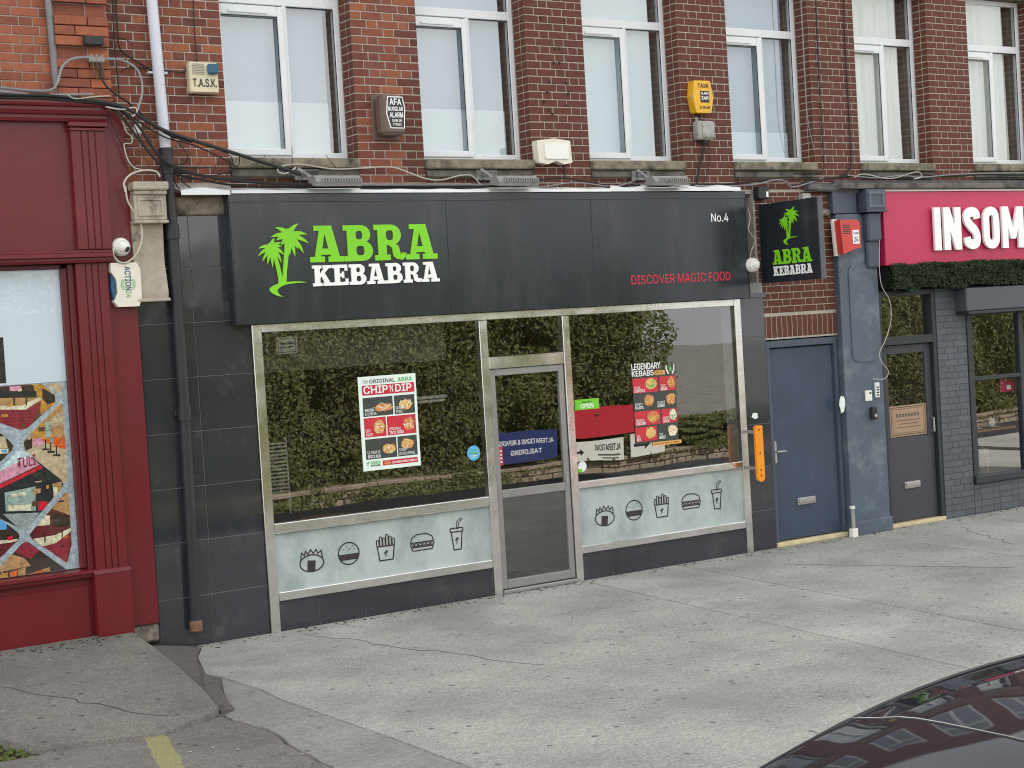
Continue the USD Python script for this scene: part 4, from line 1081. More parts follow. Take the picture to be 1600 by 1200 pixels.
for (xa, xb, za, zb) in ((0.40, 0.85, 3.865, 3.915), (0.86, 2.9, 3.876, 3.905), (2.9, 4.95, 3.876, 3.905), (4.95, 6.68, 3.878, 3.925)):
    xs = np.linspace(xa, xb, 24)
    zt = zb + 0.012 * np.sin(xs * 13) * (1 if xa < 0.8 or xa > 4.9 else 0.3)
    v = np.vstack([np.stack([xs, np.full(24, -0.15), np.full(24, za)], 1), np.stack([xs, np.full(24, -0.148), zt], 1), np.stack([xs, np.full(24, 0.0), zt + 0.03], 1)])
    f = []
    for q in range(23):
        for r in (0, 24):
            f += [[r + q, r + q + 1, r + 25 + q], [r + q, r + 25 + q, r + 24 + q]]
    fl.append((v, np.array(f)))
solo('roof_flashing', fl, 'flashing_white', 'ragged white flashing strip along the top of the black fascia', 'flashing')

# blade sign
bx = 7.02
bl = thing('hanging_sign', 'black projecting sign with green palm and shop name at right angles to the wall', 'shop sign', (bx, -0.5, 2.9))
part(bl, 'board', RB(bx, bx + 0.075, -0.93, -0.03, 2.885, 3.735, 0.004), 'sign_black')
part(bl, 'rim', [B(bx + 0.004, bx + 0.071, -0.936, -0.9285, 2.883, 3.737)], 'sign_edge')


def on_blade(mesh):
    """Turn a mesh built on the plane facing -Y (X right, Z up) onto the blade's left face: X -> -Y."""
    v, f = VF(mesh)
    return np.stack([bx + v[:, 1], -v[:, 0], v[:, 2]], 1), f


def blade_uv(px, py):
    w = np.array([(px - 800) / 2500, (py - 600) / 2500, 1.0]) @ RC
    q = CAM + w * ((bx - CAM[0]) / w[0])
    return -q[1], q[2]


c = [blade_uv(*p) for p in ((1193, 424), (1263, 420), (1193, 398), (1193, 438), (1209, 385), (1242, 325))]
for gmesh in slab_word('ABRA', 0.22, 0.815, 3.075, 0.155, 0.02):
    part(bl, 'green_letter', on_blade(ext(gmesh, -0.0005, 0.004)), 'green')
for gmesh in slab_word('KEBABRA', 0.22, 0.815, 2.955, 0.10, 0.02):
    part(bl, 'white_letter', on_blade(ext(gmesh, -0.0005, 0.004)), 'white_letter')
part(bl, 'palm_emblem', on_blade(ext(palm(0.345, 0.655, 3.27, 3.665), -0.0005, 0.004)), 'green')
part(bl, 'bracket', [B(bx + 0.02, bx + 0.05, -0.031, 0.0, 3.0, 3.1), B(bx + 0.02, bx + 0.05, -0.031, 0.0, 3.5, 3.6)], 'sign_edge')


# ================================================================== the red shop on the left
rs = thing('red_shopfront', 'deep red painted timber shopfront with fluted pilaster and cornice', 'shopfront', (-1.5, -0.1, 0.2))
XL = -4.5


def moulding(x0, x1, prof, ret=True):
    """A horizontal moulding: prof lists (y, z) of its section, extruded along X."""
    g = Polygon(prof)
    m = trimesh.creation.extrude_polygon(g, x1 - x0, engine='earcut')
    v = np.array(m.vertices)
    return np.stack([x0 + v[:, 2], v[:, 0], v[:, 1]], 1), np.array(m.faces)


part(rs, 'cornice', moulding(XL, -0.195, [(0, 4.475), (-0.10, 4.475), (-0.115, 4.50), (-0.115, 4.525), (-0.14, 4.53), (-0.16, 4.56), (-0.16, 4.585), (-0.185, 4.59), (-0.20, 4.61), (-0.20, 4.64), (0, 4.66)]), 'red_paint')
part(rs, 'fascia_panel', B(XL, -0.50, -0.045, 0.0, 3.41, 4.48), 'red_paint')


def pilaster(x0, x1, z0, z1, yf, grooves=3):
    w = (x1 - x0)
    edges = [x0]
    for k in range(grooves):
        c = x0 + w * (0.30 + 0.40 * k / (grooves - 1))
        edges += [c - 0.005, c + 0.005]
    edges.append(x1)
    out = [B(x0, x1, yf + 0.012, 0.0, z0, z1)]
    for a, b in zip(edges[::2], edges[1::2]):
        out.append(RB(a, b, yf, yf + 0.013, z0 + 0.0, z1, 0.003))
    return out


part(rs, 'pilaster', pilaster(-0.500, -0.212, 3.425, 4.40, -0.10), 'red_paint', 'upper fluted pilaster block')
part(rs, 'capital', [RB(-0.512, -0.200, -0.115, 0, 4.40, 4.425, 0.004), RB(-0.520, -0.192, -0.130, 0, 4.432, 4.472, 0.006)], 'red_paint')
part(rs, 'lower_cornice', moulding(XL, -0.235, [(0, 3.315), (-0.125, 3.315), (-0.14, 3.335), (-0.14, 3.352), (-0.165, 3.36), (-0.165, 3.39), (-0.15, 3.398), (-0.15, 3.415), (0, 3.43)]), 'red_paint')
part(rs, 'pilaster', pilaster(-0.535, -0.268, 0.775, 3.312, -0.10), 'red_paint', 'tall lower fluted pilaster')
part(rs, 'plinth', [RB(-0.560, -0.255, -0.125, 0, 0.205, 0.745, 0.005), moulding(-0.565, -0.250, [(0, 0.745), (-0.128, 0.745), (-0.118, 0.765), (-0.104, 0.778), (0, 0.778)])], 'red_paint')
side = Polygon([(-0.262, 0.262), (-0.018, 0.262), (-0.018, 3.8), (-0.022, 4.35), (-0.05, 4.52), (-0.13, 4.60), (-0.212, 4.612), (-0.205, 3.43), (-0.262, 3.40)])
part(rs, 'side_panel', ext(side, -0.005, 0.055), 'red_paint')
for q in (RB(-0.640, -0.590, -0.03, 0.05, 0.80, 3.28, 0.004), RB(-0.588, -0.538, -0.055, 0.05, 0.78, 3.312, 0.006), RB(XL, -0.642, -0.03, 0.05, 3.275, 3.313, 0.004)):
    part(rs, 'window_frame', q, 'red_paint_dark')
part(rs, 'sill', moulding(XL, -0.540, [(0.05, 0.715), (-0.07, 0.715), (-0.085, 0.73), (-0.085, 0.752), (-0.11, 0.76), (-0.11, 0.785), (0.05, 0.80)]), 'red_paint')
part(rs, 'stall_riser', [B(XL, -0.562, -0.035, 0.05, 0.19, 0.714), RB(XL, -0.60, -0.052, -0.0355, 0.205, 0.66, 0.004)], 'red_paint')
v = np.array([[XL, -0.008, 0.80], [-0.638, -0.008, 0.80], [-0.638, -0.008, 3.276], [XL, -0.008, 3.276]])
part(rs, 'pane', (v, np.array([[0, 1, 2], [0, 2, 3]])), 'film_glass')
part(rs, 'wall_behind', B(XL, 0.0, 0.055, 0.3, 0.15, 4.5), 'red_paint_dark')
solo('rubble_plinth', [RB(-0.255, -0.012, -0.045, 0.05, 0.10, 0.255, 0.02)], 'rubble', 'rough stone block under the red side panel', 'stone')

# window film and picture collage (flat prints behind the glass)
YW = 0.012
zc = at(0, 600, YW)[1]
fw = thing('window_film', 'blank white film covering the upper part of the red shop window', 'window film', (-1.5, YW, 2.35))
part(fw, 'sheet', B(XL, -0.642, YW, YW + 0.004, 2.352, 3.274), 'film_white')
part(fw, 'black_print', B(-1.9, at(7, 560, YW)[0], YW - 0.002, YW, at(3, 599, YW)[1], at(3, 527, YW)[1]), 'film_black')
cg = thing('picture_collage', 'collage of diamond framed cafe photographs in the red shop window', 'poster', (-1.2, YW, 0.8))
part(cg, 'sheet', B(XL, -0.642, YW, YW + 0.004, 0.803, 2.349), 'print_grey_print')
clip = sbox(XL, 0.806, -0.66, 2.346)


CELLS = []


def pp(pts, layer, mat, r=0.0, name='photograph', cell=None, fat=None):
    g = LineString(A(pts, YW)).buffer(fat / 2, cap_style=2) if fat else Polygon(A(pts, YW))
    if r:
        g = g.buffer(-r).buffer(r, quad_segs=4)
    if cell is not None:
        g = g.intersection(cell)
    g = g.intersection(clip)
    if not g.is_empty:
        part(cg, name, ext(g, YW - 0.0008 * layer, 0.0008), 'print_' + mat)
    if layer == 0:
        CELLS.append(g.buffer(-0.004))
    return g


C = pp([(-60, 604), (66, 600), (86, 618), (86, 630), (44, 668), (33, 672), (-60, 640)], 0, 'brown', 0.02)
pp([(50, 600), (70, 600), (86, 618), (86, 630), (64, 648), (60, 630)], 1, 'gold', cell=C); pp([(66, 606), (86, 618), (86, 628), (74, 632), (66, 622)], 2, 'darkbrown', cell=C)
pp([(-10, 605), (52, 602), (54, 612), (-10, 614)], 1, 'darkbrown', cell=C); pp([(15, 604), (33, 603), (32, 611), (15, 611)], 2, 'pinkband', cell=C)
pp([(-10, 613), (57, 611), (57, 621), (-10, 622)], 2, 'printblack', cell=C); pp([(-10, 622), (56, 620), (62, 622), (40, 638), (-10, 638)], 1, 'tan', cell=C)
pp([(-10, 634), (33, 634), (62, 620), (65, 624), (40, 640), (-10, 640)], 3, 'cream', cell=C); pp([(-10, 640), (40, 640), (64, 626), (62, 640), (46, 667), (34, 672), (2, 662), (-10, 655)], 2, 'brickred', cell=C)
for k in range(5):
    pp([(1, 644 + 5 * k), (58 - 3 * k, 642 + 5 * k)], 3, 'maroon', cell=C, fat=0.004, name='line')
pp([(22, 622), (22, 634)], 4, 'printblack', cell=C, fat=0.012, name='line'); pp([(41, 620), (41, 633)], 4, 'printblack', cell=C, fat=0.010, name='line'); pp([(10, 636), (16, 629), (22, 634)], 4, 'gold', cell=C)
C = pp([(98, 630), (92, 632), (38, 688), (36, 697), (40, 704), (98, 752), (106, 752)], 0, 'beige', 0.012)
pp([(98, 628), (34, 690), (48, 690), (102, 690)], 1, 'tan', cell=C); pp([(78, 656), (98, 642), (101, 662), (80, 668)], 2, 'beige', cell=C); pp([(55, 664), (78, 658), (80, 684), (50, 692)], 2, 'gold', cell=C); pp([(70, 660), (78, 658), (79, 682), (71, 684)], 3, 'printgreen', cell=C)
pp([(80, 683), (103, 684), (104, 702), (88, 699)], 2, 'orange', cell=C); pp([(50, 686), (66, 683), (67, 695), (51, 697)], 3, 'pinkband', cell=C); pp([(36, 690), (50, 684), (50, 700), (40, 704)], 2, 'darkbrown', cell=C)
for x, y in ((71, 690), (79, 694), (88, 699)):
    pp([(x - 6, y - 3), (x + 7, y - 2)], 4, 'orange', cell=C, fat=0.014, name='line'); pp([(x, y - 3), (x, y + 11)], 4, 'printblack', cell=C, fat=0.009, name='line'); pp([(x - 5, y + 12), (x + 6, y + 12)], 4, 'printblack', cell=C, fat=0.014, name='line')
C = pp([(-40, 760), (0, 732), (26, 706), (33, 703), (40, 706), (96, 750), (99, 757), (96, 763), (44, 824), (36, 828), (28, 824), (-40, 790)], 0, 'printblack', 0.012)
pp([(-30, 745), (26, 702), (40, 704), (52, 712), (-30, 760)], 1, 'skyprint', cell=C); g = pp([(-30, 752), (46, 713), (62, 726), (-30, 770)], 2, 'pinkband', cell=C); pp([(-30, 771), (64, 727), (67, 731), (-30, 778)], 3, 'printred', cell=C)
x, z = at(28, 733, YW); x2, z2 = at(56, 722, YW)
part(cg, 'lettering', txt('TULI', x, z - 0.0, 0.085, YW - 0.0018, 0.0008, True, width=(x2 - x), slope=(z2 - z) / (x2 - x) * 0.55), 'print_plum')
pp([(7, 770), (55, 760), (56, 798), (9, 799)], 2, 'printgreen', cell=C); pp([(13, 790), (48, 788), (48, 798), (13, 798)], 3, 'cream', cell=C); pp([(17, 772), (40, 768), (40, 773), (17, 777)], 3, 'cream', cell=C); pp([(59, 784), (76, 783), (70, 797), (59, 798)], 3, 'printred', cell=C); pp([(82, 756), (96, 752), (97, 765), (84, 778)], 2, 'tan', cell=C); pp([(83, 761), (90, 761), (89, 774), (84, 778)], 3, 'cream', cell=C)
pp([(4, 803), (62, 801), (44, 824), (36, 828), (28, 824)], 1, 'floorgrey', cell=C)
C = pp([(107, 768), (102, 770), (50, 830), (46, 836), (50, 842), (102, 878), (105, 880), (112, 850)], 0, 'maroon', 0.010)
pp([(108, 766), (78, 794), (96, 800), (112, 806)], 1, 'tan', cell=C); pp([(58, 822), (62, 804), (78, 806), (78, 820)], 2, 'cream', cell=C); pp([(80, 800), (108, 806), (108, 824), (82, 822)], 1, 'darkbrown', cell=C); pp([(52, 842), (86, 836), (112, 824), (112, 829), (88, 848), (66, 854)], 2, 'cream', cell=C); pp([(66, 854), (88, 848), (112, 830), (104, 881), (98, 876)], 1, 'brickred', cell=C); pp([(70, 834), (70, 848)], 3, 'printblack', cell=C, fat=0.012, name='line'); pp([(97, 828), (97, 840)], 3, 'printblack', cell=C, fat=0.010, name='line')
C = pp([(-40, 800), (0, 810), (28, 832), (31, 838), (28, 844), (0, 872), (-40, 880)], 0, 'darkbrown', 0.012)
pp([(-20, 812), (10, 812), (10, 827), (-20, 830)], 1, 'printblue', cell=C); pp([(-20, 846), (28, 842), (24, 847), (-20, 854)], 1, 'cream', cell=C); pp([(12, 838), (20, 838), (20, 844), (12, 845)], 2, 'printred', cell=C); pp([(-20, 853), (26, 846), (0, 874)], 1, 'maroon', cell=C)
C = pp([(-20, 905), (0, 886), (34, 850), (40, 846), (46, 848), (108, 893), (108, 905), (-20, 918)], 0, 'darkbrown', 0.010)
pp([(-20, 888), (18, 866), (38, 872), (48, 884), (-20, 898)], 1, 'tan', cell=C); pp([(24, 862), (40, 846), (62, 860), (48, 874), (38, 870)], 1, 'brickred', cell=C)
for k, x in enumerate((6, 22, 34, 48, 60, 72, 96)):
    pp([(x - 7, 898 - (k % 3) * 4), (x + 6, 894 - (k % 3) * 4), (x + 6, 905), (x - 7, 908)], 2, ('gold', 'orange', 'tan')[k % 3], cell=C)
C = pp([(-40, 664), (0, 676), (17, 691), (21, 697), (18, 704), (0, 722), (-40, 730)], 0, 'darkbrown', 0.012)
pp([(-10, 682), (8, 682), (12, 700), (-10, 702)], 1, 'beige', cell=C); pp([(-10, 702), (13, 701), (13, 708), (-10, 710)], 2, 'cream', cell=C); pp([(2, 703), (11, 703), (11, 707), (2, 707)], 3, 'printblue', cell=C)
C = pp([(72, 600), (96, 598), (97, 612), (92, 614), (84, 611)], 0, 'beige', 0.006)

r_ = random.Random(31)
for k in range(34):
    px, py = r_.uniform(-8, 104), r_.uniform(606, 900)
    inside = any(c_.contains(Point(*at(px, py, YW))) for c_ in CELLS)
    if inside:
        w_, h_ = r_.uniform(1.2, 6.5), r_.uniform(0.8, 4.0)
        c_ = [c_ for c_ in CELLS if c_.contains(Point(*at(px, py, YW)))][0]
        pp([(px - w_, py - h_ + 1), (px + w_, py - h_ - 0.6), (px + w_ * 0.8, py + h_), (px - w_ * 0.9, py + h_ + 0.8)], 5, r_.choice(['darkbrown', 'gold', 'cream', 'brown', 'maroon', 'tan', 'printblack', 'beige', 'pinkband', 'orange', 'floorgrey']), cell=c_, name='photograph_detail')

# ================================================================== corbel, pipes, boxes on the wall
cb = thing('stone_corbel', 'weathered grey stone console bracket between the red shop and the tiles', 'bracket', (0.12, -0.1, 2.98))
part(cb, 'cap', [RB(-0.03, 0.282, -0.19, 0.03, 3.905, 3.975, 0.01), RB(-0.015, 0.268, -0.17, 0.03, 3.868, 3.904, 0.006)], 'bracket_stone')
part(cb, 'block', RB(-0.022, 0.262, -0.155, 0.03, 3.655, 3.867, 0.006), 'bracket_stone')
part(cb, 'panel_rim', ext(R2(0.01, 0.232, 3.69, 3.84).difference(R2(0.028, 0.214, 3.708, 3.822)), -0.155, 0.008), 'bracket_stone')
part(cb, 'moulding', RB(-0.032, 0.272, -0.165, 0.03, 3.628, 3.654, 0.006), 'bracket_stone')
sc = []
for z, y in zip(np.linspace(3.627, 3.0, 14), np.interp(np.linspace(0, 1, 14), [0, 0.2, 0.5, 0.75, 0.92, 1], [0.10, 0.085, 0.075, 0.105, 0.125, 0.115])):
    sc.append((z, y))
v, f = [], []
for z, y in sc:
    v += [(-0.03, 0.03, z), (-0.03, -y, z), (0.03, -y + 0.012, z), (0.18, -y + 0.012, z), (0.24, -y, z), (0.24, 0.03, z)]
for i in range(len(sc) - 1):
    for k in range(6):
        a, b = i * 6 + k, i * 6 + (k + 1) % 6
        f += [[a, a + 6, b + 6], [a, b + 6, b]]
n0 = (len(sc) - 1) * 6
f += [[n0, n0 + k, n0 + k + 1] for k in range(1, 5)]
part(cb, 'scroll', (np.array(v), np.array(f)), 'bracket_stone', smooth=35)
part(cb, 'foot', RB(-0.04, 0.252, -0.135, 0.03, 2.972, 2.999, 0.006), 'bracket_stone')

dp = thing('downpipe', 'rain downpipe, white above and black below, beside the stone corbel', 'pipe', (0.3, -0.08, 0.14))
part(dp, 'upper_pipe', tube([(0.285, -0.075, 6.6), (0.285, -0.075, 5.5), (0.320, -0.075, 4.2)], 0.047, 14, False), 'white_pipe', 'white upper length of pipe', smooth=60)
part(dp, 'collar', tube([(0.318, -0.075, 4.27), (0.322, -0.075, 4.05)], 0.057, 14, False), 'black_pipe', smooth=60); part(dp, 'collar', tube([(0.327, -0.075, 4.14), (0.328, -0.075, 4.11)], 0.066, 14, False), 'black_pipe', smooth=60)
part(dp, 'lower_pipe', tube([(0.322, -0.075, 4.06), (0.330, -0.075, 3.6), (0.325, -0.08, 2.0), (0.300, -0.08, 0.18)], 0.048, 14, False), 'black_pipe', 'black lower length of pipe', smooth=60)
part(dp, 'pipe_joint', tube([(0.327, -0.08, 2.08), (0.325, -0.08, 1.95)], 0.058, 14, False), 'black_pipe', smooth=60); part(dp, 'pipe_joint', tube([(0.33, -0.077, 3.62), (0.33, -0.077, 3.5)], 0.057, 14, False), 'black_pipe', smooth=60)
part(dp, 'clip', [RB(0.255, 0.395, -0.05, 0.0, 1.99, 2.045, 0.004)], 'black_pipe'); part(dp, 'clip', RB(0.22, 0.39, -0.06, 0.0, 4.90, 4.92, 0.003), 'white_pipe')
part(dp, 'pipe_end', lathe([(0.035, 0), (0.053, 0), (0.055, 0.06), (0.05, 0.09), (0.04, 0.09)], (0.300, -0.08, 0.145), 'z', 16), 'rust', 'rusty foot of the pipe')
gp = [tube([(*(at(75, 0, -0.06)[:1]), -0.06, at(75, 0, -0.06)[1] + 0.6), (at(75, 0, -0.06)[0], -0.06, at(75, 0, -0.06)[1]), (at(88, 133, -0.06)[0], -0.06, at(88, 133, -0.06)[1])], 0.028, 10, False)]
solo('grey_pipe', gp, 'grey_pipe', 'thin grey pipe running down the orange bricks above the red shop', 'pipe', smooth=60)


def P3(pts, Y):
    return [(at(x, y, Y)[0], Y, at(x, y, Y)[1]) for x, y in pts]


def boxpx(x0, y0, x1, y1, Y):
    """Rectangle on plane Y between two pixels (upper left, lower right)."""
    a, b = at(x0, y0, Y), at(x1, y1, Y)
    return a[0], b[0], b[1], a[1]


# cream alarm box
t = thing('alarm_box', 'cream alarm box with blue lamp and letters TASK by the first window', 'alarm box', (0.71, -0.06, 4.74), group='alarm boxes on the walls')
part(t, 'case', RB(0.575, 0.84, -0.085, -0.001, 4.745, 5.01, 0.012), 'box_cream'); part(t, 'lamp', RB(0.735, 0.83, -0.125, -0.086, 4.905, 4.995, 0.012), 'box_blue')
part(t, 'louvre', [B(0.60, 0.71, -0.088, -0.0845, 4.905 + 0.014 * k, 4.911 + 0.014 * k) for k in range(7)], 'fitting_grey'); part(t, 'lettering', txt('T.A.S.K.', 0.60, 4.80, 0.065, -0.0855, 0.002, True, width=0.22), 'ink'); part(t, 'shelf', RB(0.59, 0.83, -0.095, -0.086, 4.752, 4.768, 0.003), 'box_cream')
# brown burglar alarm
t = thing('burglar_alarm', 'old brown metal burglar alarm box with black and white lettered plate on the brick pier', 'alarm box', (2.51, -0.1, 4.39), group='alarm boxes on the walls')
part(t, 'back_plate', RB(2.36, 2.645, -0.02, -0.001, 4.375, 4.79, 0.02), 'box_brown'); part(t, 'case', RB(2.385, 2.635, -0.16, -0.019, 4.405, 4.775, 0.03), 'box_brown')
part(t, 'plate', ext(Polygon([(2.455, 4.75), (2.605, 4.75), (2.625, 4.65), (2.61, 4.47), (2.47, 4.47), (2.435, 4.60)]).buffer(0.006), -0.16, 0.003), 'white_letter'); part(t, 'plate_ground', ext(Polygon([(2.458, 4.747), (2.602, 4.747), (2.62, 4.65), (2.606, 4.473), (2.474, 4.473), (2.44, 4.60)]), -0.163, 0.0015), 'ink')
part(t, 'lettering', [txt('AFA', 2.468, 4.68, 0.055, -0.1645, 0.001, True, width=0.125), txt('BURGLAR', 2.452, 4.625, 0.036, -0.1645, 0.001, True, width=0.155), txt('ALARM', 2.462, 4.565, 0.045, -0.1645, 0.001, True, width=0.142), txt('DUBLIN', 2.486, 4.525, 0.022, -0.1645, 0.001, True, width=0.10), txt('772041', 2.492, 4.490, 0.022, -0.1645, 0.001, True, width=0.09)], 'white_letter')
# white alarm box
t = thing('alarm_box', 'blank white alarm box with wavy lower edge on the second brick pier', 'alarm box', (4.34, -0.08, 4.16), group='alarm boxes on the walls')
part(t, 'case', ext(Polygon([(4.145, 4.375), (4.34, 4.395), (4.52, 4.375), (4.532, 4.18), (4.45, 4.165), (4.35, 4.20), (4.25, 4.165), (4.155, 4.18)]).buffer(0.012), -0.001, 0.09), 'box_offwhite'); part(t, 'cover', ext(R2(4.215, 4.50, 4.205, 4.36, 0.02), -0.0905, 0.012), 'box_white')
# yellow alarm
t = thing('alarm_box', 'yellow six sided alarm box with black panel on the third brick pier', 'alarm box', (6.27, -0.08, 4.71), group='alarm boxes on the walls')
hx = Polygon([(6.17, 5.03), (6.37, 5.03), (6.405, 4.87), (6.37, 4.71), (6.18, 4.71), (6.145, 4.87)]).buffer(0.008)
part(t, 'case', ext(hx, -0.001, 0.10), 'box_yellow'); part(t, 'plate', ext(R2(6.235, 6.355, 4.81, 4.93), -0.101, 0.002), 'ink'); part(t, 'lettering', txt('TASK', 6.205, 4.965, 0.042, -0.101, 0.002, True, width=0.15), 'ink'); part(t, 'lettering', txt('01-230-4030', 6.225, 4.745, 0.026, -0.101, 0.002, True, width=0.135), 'ink')
part(t, 'lettering', [txt('ALARM', 6.245, 4.895, 0.022, -0.103, 0.001, True, width=0.10), txt('24H', 6.25, 4.84, 0.036, -0.103, 0.001, True, width=0.09)], 'white_letter'); part(t, 'side_lamp', lathe([(0, 0.03), (0.03, 0.022), (0.04, 0), (0, 0)], (6.17, -0.06, 4.87), 'y', 12), 'box_grey')
# grey junction box
t = thing('junction_box', 'grey weathered junction box below the yellow alarm', 'junction box', (6.3, -0.06, 4.42))
part(t, 'case', RB(6.185, 6.41, -0.10, -0.001, 4.425, 4.62, 0.015), 'box_grey'); part(t, 'lid', RB(6.235, 6.40, -0.112, -0.101, 4.445, 4.60, 0.008), 'box_grey'); part(t, 'lug', RB(6.225, 6.255, -0.02, -0.001, 4.62, 4.67, 0.004), 'box_grey'); part(t, 'gland', lathe([(0, 0), (0.03, 0), (0.03, 0.04), (0, 0.04)], (6.30, -0.05, 4.386), 'z', 10), 'box_black')
# black cable box and clamp on the left
a = boxpx(132, 55, 163, 71, -0.16)
t = thing('cable_box', 'small black box fixed to the raised orange bricks', 'junction box', (a[0], -0.15, a[2]))
part(t, 'case', RB(a[0], a[1], -0.16, -0.1, a[2], a[3], 0.01), 'box_black'); part(t, 'lug', [B(a[0] + 0.01, a[0] + 0.025, -0.12, -0.1, a[3], a[3] + 0.012), B(a[1] - 0.025, a[1] - 0.01, -0.12, -0.1, a[3], a[3] + 0.012)], 'box_black')
a = boxpx(139, 88, 164, 98, -0.14)
t = thing('cable_clamp', 'grey metal cable clamp under the small black box', 'clamp', (a[0], -0.13, a[2]))
part(t, 'body', RB(a[0], a[1], -0.15, -0.1, a[2], a[3], 0.01), 'fitting_grey'); part(t, 'bolt', [lathe([(0, 0), (0.012, 0), (0.012, 0.02), (0, 0.02)], (x, -0.135, a[3] - 0.003), 'z', 8) for x in np.linspace(a[0] + 0.02, a[1] - 0.02, 3)], 'fitting_grey'); part(t, 'tail', [tube([(x, -0.13, a[2] + 0.01), (x + 0.01, -0.13, a[2] - 0.06), (x + 0.03, -0.12, a[2] - 0.13)], 0.008, 6) for x in np.linspace(a[0] + 0.03, a[1] - 0.03, 3)], 'cable_brown')
# door bell style alarm with lettering ACTION24
t = thing('alarm_box', 'cream curved alarm box with upright lettering ACTION24 beside the red side panel', 'alarm box', (-0.13, -0.1, 2.94), group='alarm boxes on the walls')
cs = Polygon([(-0.245, 3.30), (-0.03, 3.30), (-0.004, 3.25), (-0.006, 3.02), (-0.03, 2.945), (-0.205, 2.945), (-0.235, 2.985), (-0.200, 3.06), (-0.205, 3.17), (-0.245, 3.235)]).buffer(0.006)
part(t, 'case', ext(cs, -0.062, 0.07), 'box_offwhite'); part(t, 'blue_side', ext(Polygon([(-0.244, 3.22), (-0.215, 3.17), (-0.212, 3.06), (-0.235, 3.0), (-0.252, 3.1)]), -0.062, 0.05), 'box_blue')
tv, tf = txt('ACTION', 0, 0, 0.048, 0, 0.002, True, width=0.20); part(t, 'lettering', (np.stack([-0.135 + tv[:, 2], tv[:, 1] - 0.132, 3.275 - tv[:, 0]], 1), tf), 'box_blue')
tv, tf = txt('24', 0, 0, 0.048, 0, 0.002, False, width=0.055); part(t, 'lettering', (np.stack([-0.135 + tv[:, 2], tv[:, 1] - 0.132, 3.07 - tv[:, 0]], 1), tf), 'poster_green')
part(t, 'rings', ext(unary_union([LineString([(-0.112 + r * math.cos(q), 3.125 + r * math.sin(q)) for q in np.linspace(a0 - 0.8, a0 + 0.8, 9)]).buffer(0.003) for r in (0.045, 0.06) for a0 in (0, math.pi)]), -0.132, 0.002), 'poster_green')


def dome_cam(X, Y, Z, label, r=0.085, look=(0.5, -0.7, -0.5)):
    t = thing('cctv_camera', label, 'security camera', (X, Y, Z), group='dome cameras on the shopfronts')
    part(t, 'base', lathe([(0, 0), (r, 0), (r, 0.03), (r * 0.9, 0.045), (0, 0.045)], (X, Y, Z), 'y', 22), 'box_white', smooth=40)
    part(t, 'collar', lathe([(r * 0.86, 0.044), (r * 0.84, 0.065), (r * 0.7, 0.075), (0.0, 0.075)], (X, Y, Z), 'y', 22), 'box_white', smooth=40)
    b = trimesh.creation.icosphere(3, r * 0.68); b.apply_translation([X, Y - 0.065, Z]); part(t, 'ball', (np.array(b.vertices), np.array(b.faces)), 'box_white', smooth=True)
    d = np.array(look, float); d /= np.linalg.norm(d)
    c = np.array([X, Y - 0.065, Z]) + d * r * 0.60
    e = trimesh.creation.cylinder(r * 0.30, 0.02); e.apply_transform(trimesh.geometry.align_vectors([0, 0, 1], d)); e.apply_translation(c); part(t, 'lens', (np.array(e.vertices), np.array(e.faces)), 'box_black')


dome_cam(-0.135, -0.062, 3.44, 'white dome camera at the end of the red lower cornice', 0.078)
dome_cam(6.77, -0.148, 3.085, 'white dome camera on the right end of the black fascia', 0.078, (0.7, -0.7, -0.1))

# trough lights over the fascia


def floodlight(X, label):
    z = 4.005
    t = thing('trough_light', label, 'lamp', (X, -0.1, z), group='trough lights over the black fascia')
    part(t, 'wall_bracket', [RB(X + 0.06, X + 0.30, -0.012, 0.005, z + 0.0, z + 0.10, 0.004), rot(RB(X, X + 0.16, -0.16, -0.13, z - 0.01, z + 0.02, 0.006), 0.55, [0, 1, 0], [X + 0.16, -0.15, z])], 'fitting_grey')
    part(t, 'arm', [tube([(X + 0.14, -0.01, z + 0.05), (X + 0.12, -0.12, z + 0.03), (X + 0.15, -0.2, z - 0.02)], 0.018, 8)], 'fitting_grey')
    h = Polygon([(-0.14, z - 0.06), (-0.30, z - 0.085), (-0.315, z - 0.045), (-0.26, z + 0.015), (-0.17, z + 0.012)])
    m = trimesh.creation.extrude_polygon(h, 0.46, engine='earcut'); v = np.array(m.vertices)
    part(t, 'housing', (np.stack([X + 0.12 + v[:, 2], v[:, 0], v[:, 1]], 1), np.array(m.faces)), 'fitting_grey')
    for k in range(15):
        a = X + 0.18 + k * 0.0268
        part(t, 'rib', B(a, a + 0.012, -0.323, -0.30, z - 0.05, z - 0.012), 'fitting_grey')
    part(t, 'lens', rot(B(X + 0.10, X + 0.56, -0.30, -0.15, z - 0.099, z - 0.090), 0.12, [1, 0, 0], [X, -0.2, z - 0.09]), 'frosted')


floodlight(1.48, 'grey ribbed trough light under the first window'); floodlight(3.40, 'grey ribbed trough light under the second window'); floodlight(5.28, 'grey ribbed trough light under the third window')

# ------------------------------------------------------------------ cables
def cable(pts, Y, r, mat, label, sag=None, k=6):
    p = [(at(x, y, Y)[0], Y + (q if (q := (sag[i] if sag else 0)) else 0), at(x, y, Y)[1]) for i, (x, y) in enumerate(pts)]
    solo('cable', tube(p, r, 6, True, k), mat, label, 'cable', 'cables strung along the shopfronts', smooth=60)


